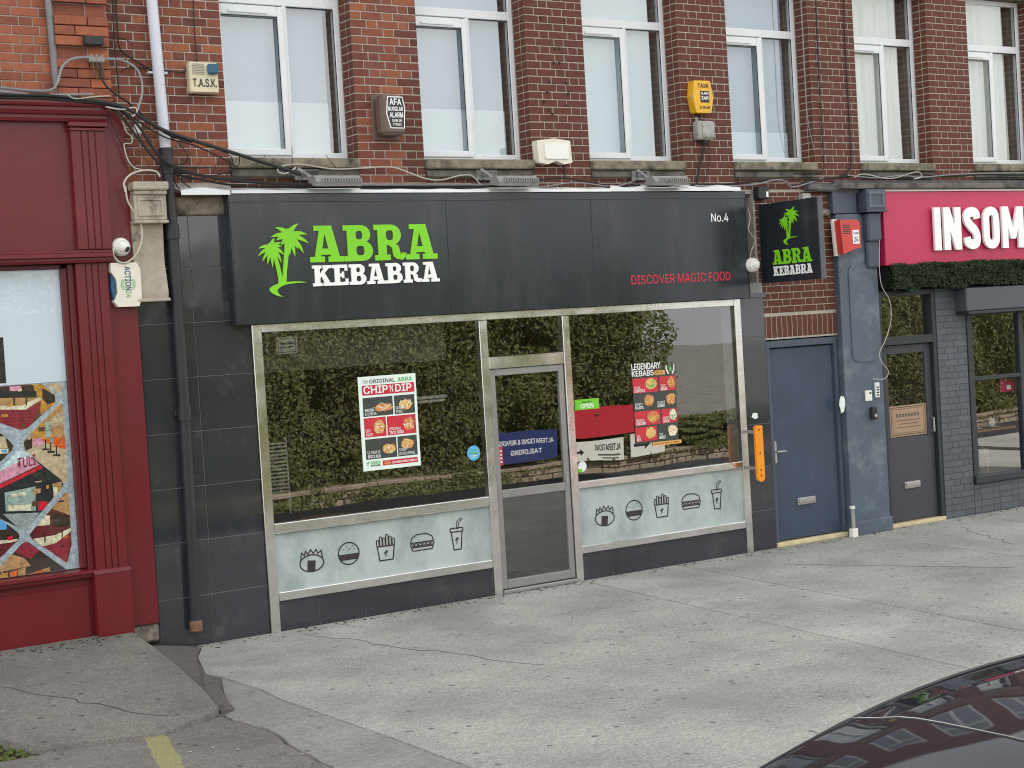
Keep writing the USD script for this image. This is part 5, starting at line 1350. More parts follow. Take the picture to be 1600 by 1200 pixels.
cable([(-60, 134), (0, 137), (40, 141), (78, 141), (90, 128), (97, 105), (113, 92), (140, 89)], -0.13, 0.012, 'cable_grey', 'grey cable curving up over the orange bricks to the clamp')
cable([(162, 92), (190, 94), (212, 106), (221, 125), (222, 145), (217, 165), (213, 180)], -0.13, 0.010, 'cable_grey', 'grey cable arching right from the clamp and dropping to the red shop')
cable([(-60, 140), (0, 147), (80, 149), (150, 158), (195, 168), (232, 190), (262, 206), (330, 228), (400, 250), (470, 272)], -0.21, 0.016, 'cable_black', 'thick black cable from the red cornice sloping down past the white pipe')
cable([(-60, 145), (0, 152), (60, 153), (140, 160), (180, 166), (215, 195), (250, 245), (290, 268), (350, 280), (430, 287), (560, 290)], -0.205, 0.012, 'cable_black', 'black cable dipping behind the pipe and on along the fascia')
cable([(150, 158), (185, 176), (215, 215), (245, 252), (262, 262)], -0.20, 0.010, 'cable_black', 'short black cable running down to the pipe collar')
cable([(155, 100), (160, 125), (175, 143), (200, 160), (228, 184), (262, 210), (300, 222)], -0.15, 0.008, 'cable_black', 'thin black cable hanging from the clamp towards the pipe')
cable([(165, 167), (190, 171), (210, 168), (214, 175), (207, 182)], -0.215, 0.007, 'cable_white', 'cream cable looping over the corner of the red cornice')
cable([(-60, 142), (0, 143), (60, 148), (146, 147)], -0.215, 0.010, 'cable_grey', 'light grey cable lying along the top of the red cornice'); cable([(105, 148), (118, 154), (150, 151), (172, 150)], -0.22, 0.006, 'cable_white', 'thin cream cable end above the red pilaster')
cable([(196, 173), (193, 188), (197, 205), (206, 214), (205, 224), (194, 226), (200, 250), (210, 262), (222, 265)], -0.12, 0.006, 'cable_white', 'cream cable looping beside the red side panel'); cable([(193, 232), (205, 255), (225, 264), (245, 270)], -0.11, 0.005, 'cable_brown', 'thin brown cable crossing to the corbel top')
cable([(196, 300), (194, 285), (205, 272), (225, 266), (244, 268), (250, 276)], -0.17, 0.008, 'cable_white', 'white cable curling over the stone corbel cap'); cable([(196, 290), (200, 315), (218, 345), (222, 368), (216, 392), (202, 408), (188, 410), (178, 400), (177, 388)], -0.14, 0.008, 'cable_white', 'white cable looping down beside the dome camera on the red shop')
cable([(180, -20), (183, 40), (186, 72), (197, 86), (225, 103), (240, 113)], -0.03, 0.007, 'cable_black', 'black cable down the bricks left of the white pipe'); cable([(176, -20), (178, 60), (184, 120), (186, 150)], -0.03, 0.005, 'cable_black', 'thin straight black cable beside the orange blocks')
cable([(162, 60), (190, 60), (206, 68), (208, 76)], -0.09, 0.004, 'cable_black', 'thin black cable leaving the small black box'); cable([(190, 112), (200, 106), (240, 108), (285, 113), (291, 106)], -0.02, 0.005, 'cable_black', 'thin black cable passing behind the white pipe to the cream alarm box'); cable([(301, -20), (304, 50), (308, 97)], -0.02, 0.005, 'cable_black', 'thin black cable dropping to the cream alarm box')
cable([(270, 258), (290, 255), (292, 240), (275, 220), (262, 212)], -0.06, 0.005, 'cable_black', 'loose loop of thin black cable right of the pipe'); cable([(272, 265), (300, 280), (345, 272), (370, 262), (374, 245), (366, 238)], -0.08, 0.005, 'cable_black', 'thin black cable curling up to the first sill')
cable([(272, 268), (330, 276), (400, 284), (480, 288), (600, 291), (700, 292), (760, 291)], -0.10, 0.011, 'cable_black', 'black cable clipped along the top of the fascia, left half'); cable([(272, 272), (360, 289), (440, 292), (560, 294), (700, 294), (800, 289), (840, 282), (880, 278), (910, 283), (960, 291), (1000, 289)], -0.115, 0.009, 'cable_black', 'black cable rising in a hump above the middle of the fascia')
cable([(430, 287), (560, 289), (760, 289), (840, 292), (900, 285), (960, 291), (1000, 278), (1004, 272)], -0.13, 0.006, 'cable_grey', 'grey cable running beneath the trough lights'); cable([(462, 262), (447, 271), (434, 268), (440, 260), (470, 257), (520, 264), (560, 263), (610, 261), (640, 270), (665, 279), (690, 281), (720, 274), (738, 275), (752, 290), (762, 297)], -0.06, 0.007, 'cable_white', 'white cable waving across the bricks between the first two trough lights')
cable([(1000, 290), (1060, 291), (1100, 288), (1150, 287), (1200, 281), (1222, 281), (1240, 291), (1270, 281), (1330, 276)], -0.09, 0.010, 'cable_black', 'black cable along the right half of the black fascia'); cable([(1085, 290), (1130, 291), (1180, 288), (1210, 281), (1226, 283), (1238, 292), (1260, 287), (1285, 278)], -0.10, 0.008, 'cable_grey', 'grey cable bunched above the hanging sign')
cable([(1270, 282), (1330, 275), (1380, 277), (1430, 272), (1480, 276), (1540, 272), (1600, 274), (1680, 275)], -0.10, 0.011, 'cable_black', 'black cable along the top of the pink fascia'); cable([(1325, 274), (1370, 278), (1410, 274), (1440, 277), (1500, 272), (1600, 270), (1680, 271)], -0.12, 0.008, 'cable_grey', 'grey cable along the top of the pink fascia'); cable([(1335, 277), (1350, 272), (1390, 279), (1425, 270), (1436, 269), (1440, 276), (1428, 280)], -0.13, 0.006, 'cable_white', 'tangled pale cable above the pillar console')
cable([(1274, -20), (1280, 130), (1286, 240), (1287, 258), (1280, 270), (1240, 271)], -0.015, 0.007, 'cable_black', 'black cable straight down the brick pier above the hanging sign, left of a pair'); cable([(1318, -20), (1320, 60), (1326, 170), (1330, 250), (1326, 266), (1312, 276)], -0.015, 0.008, 'cable_black', 'thicker black cable down the same brick pier, right of the pair'); cable([(1251, -20), (1258, 120), (1262, 185), (1270, 225), (1278, 262), (1270, 280)], 0.01, 0.004, 'cable_grey', 'thin grey cable down the corner of the pier above the hanging sign')
cable([(1100, 220), (1098, 240), (1092, 265), (1089, 288)], -0.04, 0.013, 'cable_black', 'thick black cable from the grey junction box down to the fascia'); cable([(1106, 220), (1108, 255), (1104, 275), (1098, 286)], -0.03, 0.005, 'cable_black', 'thin black cable looping below the grey junction box')
cable([(1169, 326), (1172, 340), (1170, 360), (1180, 375), (1174, 392), (1172, 404)], -0.16, 0.004, 'cable_white', 'thin pale cable dropping to the dome camera on the black fascia'); cable([(880, 257), (883, 275)], -0.02, 0.007, 'cable_black', 'short black cable below the blank white alarm box')
cable([(1376, 300), (1374, 380), (1376, 440), (1390, 470), (1392, 500), (1384, 530), (1374, 552), (1378, 566), (1388, 580), (1382, 592), (1364, 592)], -0.15, 0.005, 'cable_white', 'loose white wire hanging down the edge of the pink fascia')
for x, y, Y in ((436, 225, -0.05), (480, 246, -0.05), (864, 2, -0.01)):
    pass
cable([(168, 160), (200, 178), (228, 198), (262, 216), (300, 226), (345, 246), (372, 262)], -0.17, 0.006, 'cable_black', 'thin black cable running under the thick one past the white pipe')
cable([(175, 163), (205, 190), (222, 222), (240, 248), (258, 256), (290, 262), (330, 262)], -0.16, 0.005, 'cable_black', 'thin black cable bending round the pipe collar')
cable([(163, 165), (180, 205), (196, 240), (208, 268), (214, 276)], -0.11, 0.004, 'cable_black', 'thin black cable dropping down the red side panel edge')
cable([(170, 166), (206, 204), (220, 236), (236, 262), (246, 270)], -0.13, 0.006, 'cable_brown', 'brown cable sloping from the cornice to the corbel')
cable([(185, 168), (194, 196), (206, 200), (216, 206), (219, 214)], -0.12, 0.005, 'cable_white', 'short pale cable ending in the white connector block')
cable([(272, 268), (285, 284), (300, 296), (288, 300), (276, 290), (272, 276)], -0.09, 0.005, 'cable_black', 'small black cable loop right of the black pipe')
cable([(330, 228), (360, 244), (362, 262), (350, 278), (330, 282)], -0.07, 0.004, 'cable_black', 'thin black loop hanging by the corner of the first sill')
t = thing('connector_block', 'small white cable connector hanging among the cables by the white pipe', 'connector', (0.1, -0.12, 4.4)); a = boxpx(209, 194, 221, 209, -0.13); part(t, 'case', RB(a[0], a[1], -0.15, -0.11, a[2], a[3], 0.008), 'box_white'); part(t, 'cap', RB(a[0] + 0.01, a[1] - 0.01, -0.14, -0.115, a[2] - 0.015, a[2] - 0.001, 0.004), 'box_grey')
lat = []
for (p, q) in (((457, 262), (456, 228)), ((525, 262), (509, 242)), ((400, 258), (415, 243)), ((305, 270), (315, 248)), ((330, 275), (340, 252))):
    a, b = at(*p, -0.05), at(*q, -0.03)
    lat.append(tube([(a[0], -0.05, a[1]), (b[0], -0.03, b[1])], 0.003, 5, False))
solo('wire_ends', lat, 'cable_black', 'thin cut wire ends sticking up by the first window sill', 'wire', kind=None)

# holes and bolts in the brick
bolts = []
for (x, y) in ((845, 28), (882, 31), (867, 76), (874, 76), (865, 98), (874, 98), (858, 128), (885, 130), (855, 144), (888, 146), (850, 158), (885, 165), (858, 172), (863, 178)):
    X, Z = at(x, y, 0)
    bolts.append(lathe([(0, 0.012), (0.012, 0.01), (0.014, 0.0), (0, 0.0)], (X, 0.0, Z), 'y', 7))
solo('old_fixings', bolts, 'box_black', 'scattered rusty plugs where a sign hung on the second brick pier', 'fixings', kind='stuff')

# ================================================================== side door, pillar, red box, orange strip
sd = thing('side_door', 'plain blue grey door with lever handle and letterbox beside the kebab shop', 'door', (7.6, 0.05, 0))
part(sd, 'leaf', RB(7.10, 8.06, 0.035, 0.09, 0.06, 2.17, 0.006), 'door_blue'); part(sd, 'frame', [RB(7.045, 7.098, -0.005, 0.12, 0.055, 2.255, 0.005), RB(8.062, 8.115, -0.005, 0.12, 0.055, 2.255, 0.005), RB(7.098, 8.062, -0.005, 0.12, 2.18, 2.255, 0.005)], 'grey_blue_dark')
part(sd, 'threshold', RB(7.045, 8.115, -0.03, 0.12, 0.0, 0.052, 0.008), 'threshold'); hx_, hz_ = at(1211, 707, 0.03)
part(sd, 'handle', [RB(hx_ - 0.018, hx_ + 0.022, 0.022, 0.0345, hz_ - 0.12, hz_ + 0.12, 0.004), tube([(hx_, 0.03, hz_ + 0.01), (hx_ + 0.005, -0.03, hz_ + 0.01), (hx_ + 0.10, -0.035, hz_ + 0.008)], 0.011, 8)], 'steel_brushed')
for (px, py, nm) in ((1260, 782, 'letterbox'),):
    X, Z = at(px, py, 0.03)
    part(sd, nm, [RB(X - 0.135, X + 0.135, 0.018, 0.0345, Z - 0.04, Z + 0.04, 0.006), RB(X - 0.115, X + 0.115, 0.008, 0.0195, Z - 0.022, Z + 0.028, 0.005)], 'steel_brushed')
part(sd, 'hall', [B(7.0, 8.2, 0.095, 0.2, 0.0, 2.3)], 'room_black')

pl = thing('painted_pillar', 'blue grey painted pillar with small console at its head', 'pillar', (8.45, -0.08, 0))
part(pl, 'shaft', RB(8.13, 8.74, -0.075, 0.3, 0.0, 3.62, 0.006), 'grey_blue'); part(pl, 'base', RB(8.115, 8.755, -0.10, 0.3, 0.0, 0.16, 0.008), 'grey_blue'); part(pl, 'head', RB(8.09, 8.46, -0.08, 0.3, 3.625, 3.885, 0.006), 'grey_blue_dark')
part(pl, 'raised_panel', ext(R2(8.27, 8.66, 1.95, 3.05, 0.09), -0.0745, 0.012), 'grey_blue')
part(pl, 'console', [RB(8.50, 8.80, -0.20, 0.1, 3.655, 3.885, 0.006), RB(8.48, 8.82, -0.215, 0.1, 3.63, 3.654, 0.004), RB(8.54, 8.76, -0.16, -0.07, 3.30, 3.629, 0.02), RB(8.55, 8.75, -0.12, -0.07, 3.0, 3.32, 0.02)], 'grey_blue_dark'); part(pl, 'console_rim', ext(R2(8.53, 8.77, 3.68, 3.86).difference(R2(8.56, 8.74, 3.71, 3.83)), -0.20, 0.008), 'grey_blue')
t = thing('alarm_box', 'red alarm box with pale label on the blue grey pillar', 'alarm box', (8.22, -0.12, 3.17), group='alarm boxes on the walls')
cs = Polygon([(8.06, 3.545), (8.33, 3.545), (8.37, 3.50), (8.37, 3.235), (8.28, 3.22), (8.09, 3.165)])
part(t, 'back', ext(Polygon([(8.035, 3.56), (8.10, 3.56), (8.12, 3.16), (8.06, 3.15)]), -0.0815, 0.03), 'box_white'); part(t, 'case', ext(cs, -0.0815, 0.12), 'box_red'); part(t, 'label', ext(R2(8.245, 8.345, 3.275, 3.43), -0.2015, 0.002), 'sticker_white'); part(t, 'louvre', [B(8.10, 8.21, -0.203, -0.2005, 3.39 + 0.022 * k, 3.40 + 0.022 * k) for k in range(5)], 'ink'); part(t, 'lettering', [txt('ALARM', 8.255, 3.385, 0.022, -0.2035, 0.001, True, width=0.08), txt('24', 8.265, 3.30, 0.055, -0.2035, 0.001, True, width=0.06)], 'box_blue')
t = thing('intercom', 'small white intercom panel pair on the pillar at chest height', 'intercom', (8.55, -0.09, 1.5))
part(t, 'panel', RB(8.425, 8.53, -0.098, -0.0755, 1.50, 1.62, 0.006), 'box_white'); part(t, 'panel', RB(8.585, 8.655, -0.098, -0.0755, 1.53, 1.70, 0.005), 'box_white'); part(t, 'buttons', [B(8.60, 8.64, -0.1, -0.0975, 1.55 + 0.03 * k, 1.565 + 0.03 * k) for k in range(4)] + [B(8.485, 8.515, -0.1, -0.0975, 1.58, 1.60)], 'box_black')
t = thing('key_safe', 'small dark key safe below the intercom on the pillar', 'key safe', (8.53, -0.09, 1.3)); part(t, 'case', RB(8.49, 8.575, -0.13, -0.0755, 1.29, 1.43, 0.012), 'box_black'); part(t, 'dial', lathe([(0, 0.01), (0.02, 0.008), (0.022, 0), (0, 0)], (8.532, -0.13, 1.33), 'y', 10), 'steel_brushed')
t = thing('bare_patch', 'ragged white patch of bare plaster on the pillar', 'paint patch', (8.28, -0.078, 1.4)); r_ = random.Random(5)
cx, cz = at(1316, 633, -0.077); part(t, 'patch', ext(Polygon([(cx + 0.045 * (1 + r_.uniform(-.3, .3)) * math.cos(q), cz + 0.10 * (1 + r_.uniform(-.25, .25)) * math.sin(q)) for q in np.linspace(0, 6.28, 15)[:-1]]), -0.0755, 0.001), 'sticker_white')
t = thing('stub_pipe', 'short white painted stub pipe at the foot of the pillar', 'pipe', (8.09, -0.14, 0)); part(t, 'pipe', tube([(8.085, -0.135, 0.0), (8.085, -0.135, 0.30), (8.085, -0.10, 0.34)], 0.022, 10), 'box_grey', smooth=60); part(t, 'cap', lathe([(0, 0), (0.03, 0), (0.03, 0.03), (0, 0.03)], (8.085, -0.135, 0.32), 'z', 10), 'box_white'); part(t, 'strap', RB(8.04, 8.13, -0.165, -0.105, 0.0, 0.10, 0.006), 'box_white')
t = thing('orange_strip', 'upright orange plastic strip with round foot and screws beside the kebab window', 'bumper strip', (6.87, -0.06, 0.75))
x = at(1187, 710, -0.21)[0]
part(t, 'strip', ext(unary_union([R2(x - 0.052, x + 0.052, 0.82, 1.375, 0.02), Point(x, 0.825).buffer(0.052)]), -0.19, 0.03), 'orange_plastic'); part(t, 'screw', [lathe([(0, 0.006), (0.008, 0.005), (0.01, 0), (0, 0)], (x, -0.22, z), 'y', 8) for z in (0.84, 0.90, 1.08, 1.33)], 'screw'); part(t, 'spacer', [B(x - 0.012, x + 0.012, -0.1905, -0.012, z, z + 0.03) for z in (0.90, 1.29)], 'fitting_grey')
t = thing('paper_scrap', 'torn white paper scrap stuck on the tiles above the orange strip', 'paper', (6.86, -0.014, 1.47)); cx, cz = at(1179, 650, -0.014); part(t, 'scrap', ext(Polygon([(cx - 0.045, cz - 0.01), (cx - 0.02, cz + 0.035), (cx + 0.04, cz + 0.03), (cx + 0.05, cz - 0.02), (cx + 0.01, cz - 0.035)]), -0.0135, 0.0015), 'sticker_white')
t = thing('black_box', 'black box with tangled wires on the bricks above the hanging sign', 'junction box', (7.2, -0.06, 3.85)); a = boxpx(1183, 292, 1201, 311, -0.08); part(t, 'case', RB(a[0], a[1], -0.10, -0.001, a[2], a[3], 0.012), 'box_black'); part(t, 'tag', B(a[1] - 0.05, a[1] - 0.02, -0.102, -0.0995, a[2] + 0.02, a[2] + 0.08), 'sticker_white')
t = thing('grey_box', 'small pale grey box on the bricks above the hanging sign', 'junction box', (7.8, -0.06, 3.83)); a = boxpx(1253, 302, 1267, 312, -0.05); part(t, 'case', RB(a[0], a[1], -0.06, -0.001, a[2], a[3], 0.008), 'box_grey'); part(t, 'lug', [B(a[0] - 0.015, a[0], -0.02, -0.001, a[2] + 0.01, a[3] - 0.01), B(a[1], a[1] + 0.015, -0.02, -0.001, a[2] + 0.01, a[3] - 0.01)], 'box_grey')
t = thing('cement_lump', 'rough lump of cement on the bricks right of the hanging sign', 'cement', (8.0, -0.02, 3.6))
lm = trimesh.creation.icosphere(2, 0.09); lm.apply_scale([1.0, 0.6, 0.5]); lv = np.array(lm.vertices); lv *= (0.8 + 0.5 * meshkit.fbm(lv * 14, 3, 2))[:, None]; part(t, 'lump', (lv + np.array([8.02, 0.0, 3.64]), np.array(lm.faces)), 'rubble')
lg = thing('stone_ledge', 'grey lead covered ledge running along the top of the pink fascia', 'ledge', (10, -0.1, 3.9))
part(lg, 'ledge', [RB(8.16, 15.6, -0.17, 0.0, 3.892, 3.955, 0.01)], 'ledge'); part(lg, 'lead_cover', rot(RB(7.72, 8.5, -0.1, 0.0, 3.87, 3.96, 0.02), 0.05, [0, 1, 0], [8.1, 0, 3.9]), 'lead'); part(lg, 'back_strip', B(8.16, 15.6, -0.05, 0.0, 3.957, 4.0), 'lead')

# ================================================================== the coffee shop
cf = thing('coffee_sign', 'deep pink fascia board with raised white lettering', 'shop sign', (10.5, -0.12, 3.03))
part(cf, 'board', RB(8.835, 11.62, -0.12, -0.02, 3.02, 3.862, 0.006), 'coffee_pink'); part(cf, 'board', RB(11.624, 14.6, -0.12, -0.02, 3.02, 3.862, 0.006), 'coffee_pink'); part(cf, 'top_trim', B(8.835, 14.6, -0.124, -0.02, 3.866, 3.888), 'box_white')
tx, h = 9.605, 0.50
for chx in 'INSOMNIA':
    gg, w_ = sgl(chx); w_ *= 0.475
    part(cf, 'white_letter', ext(affinity.translate(affinity.scale(gg, 0.475, h, origin=(0, 0)), tx, 3.172), -0.145, 0.03), 'white_letter'); tx += w_ + 0.052
part(cf, 'standoff', [B(9.7 + k * 0.5, 9.72 + k * 0.5, -0.1455, -0.119, 3.3, 3.32) for k in range(6)], 'sign_edge')


def leaf_mass(n, sampler, size, seed, flat_k=0.5):
    """n small four-sided leaves at the sampled points with outward tilt."""
    r = np.random.default_rng(seed)
    p, nrm = sampler(r, n)
    d = nrm + r.normal(0, 0.55, (n, 3)); d /= np.linalg.norm(d, axis=1, keepdims=True)
    u = np.cross(d, r.normal(0, 1, (n, 3))); u /= np.linalg.norm(u, axis=1, keepdims=True) + 1e-9
    w = np.cross(d, u)
    s = size * r.uniform(0.6, 1.3, (n, 1))
    v = np.stack([p + u * s, p + w * s * flat_k + d * s * 0.12, p - u * s, p - w * s * flat_k + d * s * 0.12], 1).reshape(-1, 3)
    i = np.arange(n) * 4
    return v, np.vstack([np.stack([i, i + 1, i + 2], 1), np.stack([i, i + 2, i + 3], 1)])


def box_face(x0, x1, y0, y1, z0, z1):
    def s(r, n):
        p = np.stack([r.uniform(x0, x1, n), y0 + (y1 - y0) * r.random(n) ** 2, r.uniform(z0, z1, n)], 1)
        b = meshkit.fbm(p * np.array([3.0, 3.0, 4.0]), 3, 5)
        p[:, 1] += (0.5 - b) * 0.12
        p[:, 2] += (meshkit.noise(p * np.array([5.0, 0, 0]), 9) - 0.5) * 0.07 * np.where(p[:, 2] < z0 + 0.06, 1, 0.4)
        q = np.tile([0, -1.0, 0.25], (n, 1))
        return p, q
    return s


hd = thing('box_hedge', 'trimmed strip of dark green leaves under the pink fascia', 'hedge', (11.5, -0.1, 2.72))
part(hd, 'leaves', leaf_mass(26000, box_face(8.86, 14.6, -0.20, -0.02, 2.735, 3.03), 0.021, 11), 'box_leaf', kind='stuff'); part(hd, 'backing', B(8.86, 14.6, -0.05, 0.1, 2.76, 3.015), 'box_black')
cs_ = thing('coffee_shopfront', 'dark coffee shop front with recessed door, painted brick and wide window', 'shopfront', (11, 0, 0))
Xd0, Xd1 = 8.80, 9.72
d_ = part(cs_, 'door', RB(Xd0 + 0.05, Xd1 - 0.05, 0.05, 0.10, 0.05, 1.02, 0.006), 'door_grey', 'dark door with glazed upper half')
part(d_, 'stile', [RB(Xd0 + 0.05, Xd0 + 0.15, 0.05, 0.10, 1.02, 2.10, 0.005), RB(Xd1 - 0.15, Xd1 - 0.05, 0.05, 0.10, 1.02, 2.10, 0.005), RB(Xd0 + 0.15, Xd1 - 0.15, 0.05, 0.10, 2.0, 2.10, 0.005)], 'door_grey')
v = np.array([[Xd0 + 0.149, 0.07, 1.019], [Xd1 - 0.149, 0.07, 1.019], [Xd1 - 0.149, 0.07, 2.0], [Xd0 + 0.149, 0.07, 2.0]]); part(d_, 'pane', (v, np.array([[0, 1, 2], [0, 2, 3]])), 'shop_glass')
X, Z = at(1425, 757, 0.05); part(d_, 'letterbox', [RB(X - 0.13, X + 0.13, 0.034, 0.0495, Z - 0.04, Z + 0.04, 0.006), RB(X - 0.11, X + 0.11, 0.024, 0.0355, Z - 0.02, Z + 0.028, 0.005)], 'steel_brushed')
part(d_, 'handle', tube([(Xd1 - 0.10, 0.05, 1.05), (Xd1 - 0.10, 0.0, 1.06), (Xd1 - 0.10, 0.0, 1.22), (Xd1 - 0.10, 0.05, 1.23)], 0.012, 8, False), 'steel_brushed')
part(cs_, 'door_frame', [RB(Xd0 - 0.05, Xd0 + 0.048, -0.005, 0.13, 0.0, 2.735, 0.005), RB(Xd1 - 0.048, Xd1 + 0.01, -0.005, 0.13, 0.0, 2.735, 0.005), RB(Xd0 + 0.048, Xd1 - 0.048, -0.003, 0.13, 2.105, 2.20, 0.005), RB(Xd0 + 0.048, Xd1 - 0.048, -0.003, 0.13, 2.67, 2.735, 0.005)], 'frame_dark')
v = np.array([[Xd0 + 0.047, 0.07, 2.19], [Xd1 - 0.047, 0.07, 2.19], [Xd1 - 0.047, 0.07, 2.68], [Xd0 + 0.047, 0.07, 2.68]]); part(cs_, 'fanlight', (v, np.array([[0, 1, 2], [0, 2, 3]])), 'shop_glass')
part(cs_, 'threshold', RB(Xd0 - 0.05, Xd1, -0.03, 0.13, 0.0, 0.045, 0.006), 'threshold')
items = []
for b in flemish(9.735, 10.245, 0.0, 2.735, first=1, jt=0.006):
    items.append((b[2] * 0.01 + b[0], brick_mesh(*b, -0.012, 0.05)))
for b in flemish(10.25, 13.6, 0.0, 0.36, jt=0.006, closer=False):
    items.append((b[0], brick_mesh(*b, -0.010, 0.05)))
put_bricks(cs_, items, [f'grey_brick_{i}' for i in range(3)], 'grey_brick_stuff')
part(cs_, 'brick_bed', [B(9.737, 10.243, -0.007, 0.25, 0.0, 2.735), B(10.252, 13.6, -0.005, 0.25, 0.0, 0.36)], 'grey_blue_dark')
part(cs_, 'awning_case', RB(10.06, 14.2, -0.20, 0.0, 2.44, 2.715, 0.012), 'cassette', 'long grey awning case over the window'); part(cs_, 'awning_lip', RB(10.07, 14.2, -0.215, -0.02, 2.405, 2.436, 0.006), 'frame_dark'); part(cs_, 'head', B(10.25, 14.0, -0.005, 0.2, 2.38, 2.735), 'frame_dark')
for q in [RB(10.25, 10.345, -0.02, 0.10, 0.45, 2.40, 0.005), RB(11.18, 11.27, -0.018, 0.10, 0.45, 2.40, 0.005), RB(12.4, 12.48, -0.018, 0.10, 0.45, 2.40, 0.005), RB(13.5, 13.6, -0.02, 0.10, 0.45, 2.40, 0.005), RB(10.345, 11.18, -0.015, 0.10, 1.60, 1.645, 0.004), RB(11.27, 12.4, -0.015, 0.10, 1.60, 1.645, 0.004)]:
    part(cs_, 'window_frame', q, 'frame_dark')
part(cs_, 'sill', RB(10.25, 13.6, -0.05, 0.14, 0.365, 0.455, 0.008), 'frame_dark')
for a, b in ((10.34, 11.185), (11.265, 12.405), (12.475, 13.505)):
    v = np.array([[a, 0.02, 0.452], [b, 0.02, 0.452], [b, 0.02, 2.39], [a, 0.02, 2.39]]); part(cs_, 'pane', (v, np.array([[0, 1, 2], [0, 2, 3]])), 'shop_glass')
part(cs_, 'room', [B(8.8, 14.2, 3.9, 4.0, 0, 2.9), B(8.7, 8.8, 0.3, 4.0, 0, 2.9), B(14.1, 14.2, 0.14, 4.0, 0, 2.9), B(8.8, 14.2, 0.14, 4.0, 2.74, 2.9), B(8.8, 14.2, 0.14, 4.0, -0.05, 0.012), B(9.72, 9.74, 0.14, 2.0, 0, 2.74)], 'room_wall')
kn = thing('kraft_notice', 'brown paper notice with double border in the coffee shop door', 'notice', (9.6, 0.06, 0.95))
a = boxpx(1425, 634, 1494, 684, 0.06)
X0, X1, Z0, Z1 = 9.20, 9.99, 0.985, 1.375
X0, X1 = 8.96, 9.565
part(kn, 'sheet', B(X0, X1, 0.064, 0.067, Z0 + 0.05, Z1 + 0.02), 'kraft'); part(kn, 'border', ext(unary_union([R2(X0 + 0.02, X1 - 0.02, Z0 + 0.07, Z1, 0.0).boundary.buffer(0.004), R2(X0 + 0.045, X1 - 0.045, Z0 + 0.09, Z1 - 0.02).boundary.buffer(0.002)]), 0.064, 0.001), 'ink'); part(kn, 'print', ext(unary_union([R2(X0 + 0.10 + 0.05 * k, X0 + 0.135 + 0.05 * k, 1.26, 1.30) for k in range(8)] + [R2(X0 + 0.10, X1 - 0.10, 1.215, 1.225), R2(X0 + 0.14, X1 - 0.14, 1.175, 1.185), R2(X0 + 0.10, X1 - 0.10, 1.135, 1.145)]), 0.064, 0.001), 'ink_soft')

tb = thing('cafe_table', 'small wooden table just inside the coffee shop window', 'table', (11.05, 0.75, 0.012))
part(tb, 'tabletop', RB(10.62, 11.55, 0.30, 0.85, 0.935, 0.965, 0.01), 'wood'); part(tb, 'leg', [B(11.05, 11.10, 0.55, 0.60, 0.03, 0.935)], 'box_black'); part(tb, 'foot', RB(10.85, 11.3, 0.38, 0.78, 0.012, 0.03, 0.004), 'box_black')


def crockery(name, label, X, mug):
    t = thing(name, label, 'cup' if not mug else 'mug', (X, 0.42, 0.97))
    part(t, 'body', lathe([(0, 0), (0.028, 0), (0.030 if mug else 0.034, 0.004), (0.043 if not mug else 0.040, 0.10), (0.040 if not mug else 0.037, 0.10), (0.028, 0.008), (0, 0.008)], (X, 0.42, 0.982), 'z', 18), 'china', smooth=40)
    if mug:
        part(t, 'handle', tube([(X - 0.038, 0.42, 1.06), (X - 0.075, 0.42, 1.055), (X - 0.075, 0.42, 1.015), (X - 0.038, 0.42, 1.005)], 0.007, 6), 'china', smooth=60); part(t, 'emblem', B(X + 0.0, X + 0.02, 0.378, 0.381, 1.03, 1.05), 'print_plum')
    t = thing('saucer', ('white saucer under the handled mug' if mug else 'white saucer under the tapered cup'), 'saucer', (X, 0.42, 0.966)); part(t, 'dish', lathe([(0, 0), (0.05, 0), (0.09, 0.012), (0.088, 0.016), (0.05, 0.006), (0, 0.006)], (X, 0.42, 0.967), 'z', 20), 'china', smooth=40)


crockery('mug', 'white handled mug on the coffee shop table', 10.80, True); crockery('cup', 'tapered white cup without handle on the coffee shop table', 11.12, False)
ch = thing('chair', 'pale grey upholstered chair behind the coffee shop table', 'chair', (11.4, 1.1, 0.012))
part(ch, 'seat', RB(11.15, 11.65, 0.9, 1.35, 0.55, 0.65, 0.03), 'chair_felt'); part(ch, 'backrest', RB(11.15, 11.65, 1.33, 1.42, 0.62, 1.12, 0.04), 'chair_felt')
for x in (11.19, 11.61):
    for y in (0.94, 1.30):
        part(ch, 'leg', tube([(x, y, 0.56), (x + (x - 11.4) * 0.1, y, 0.012)], [0.02, 0.013], 8, False), 'wood')
rc = thing('red_card', 'red card hanging in the coffee shop window', 'card', (11.1, 0.1, 1.4)); a = boxpx(1562, 594, 1592, 610, 0.1); part(rc, 'card', B(a[0], a[1], 0.1, 0.104, a[2], a[3]), 'coffee_pink'); part(rc, 'print', ext(R2(a[0] + 0.12, a[0] + 0.2, a[2] + 0.03, a[2] + 0.08), 0.1, 0.001), 'white_letter')


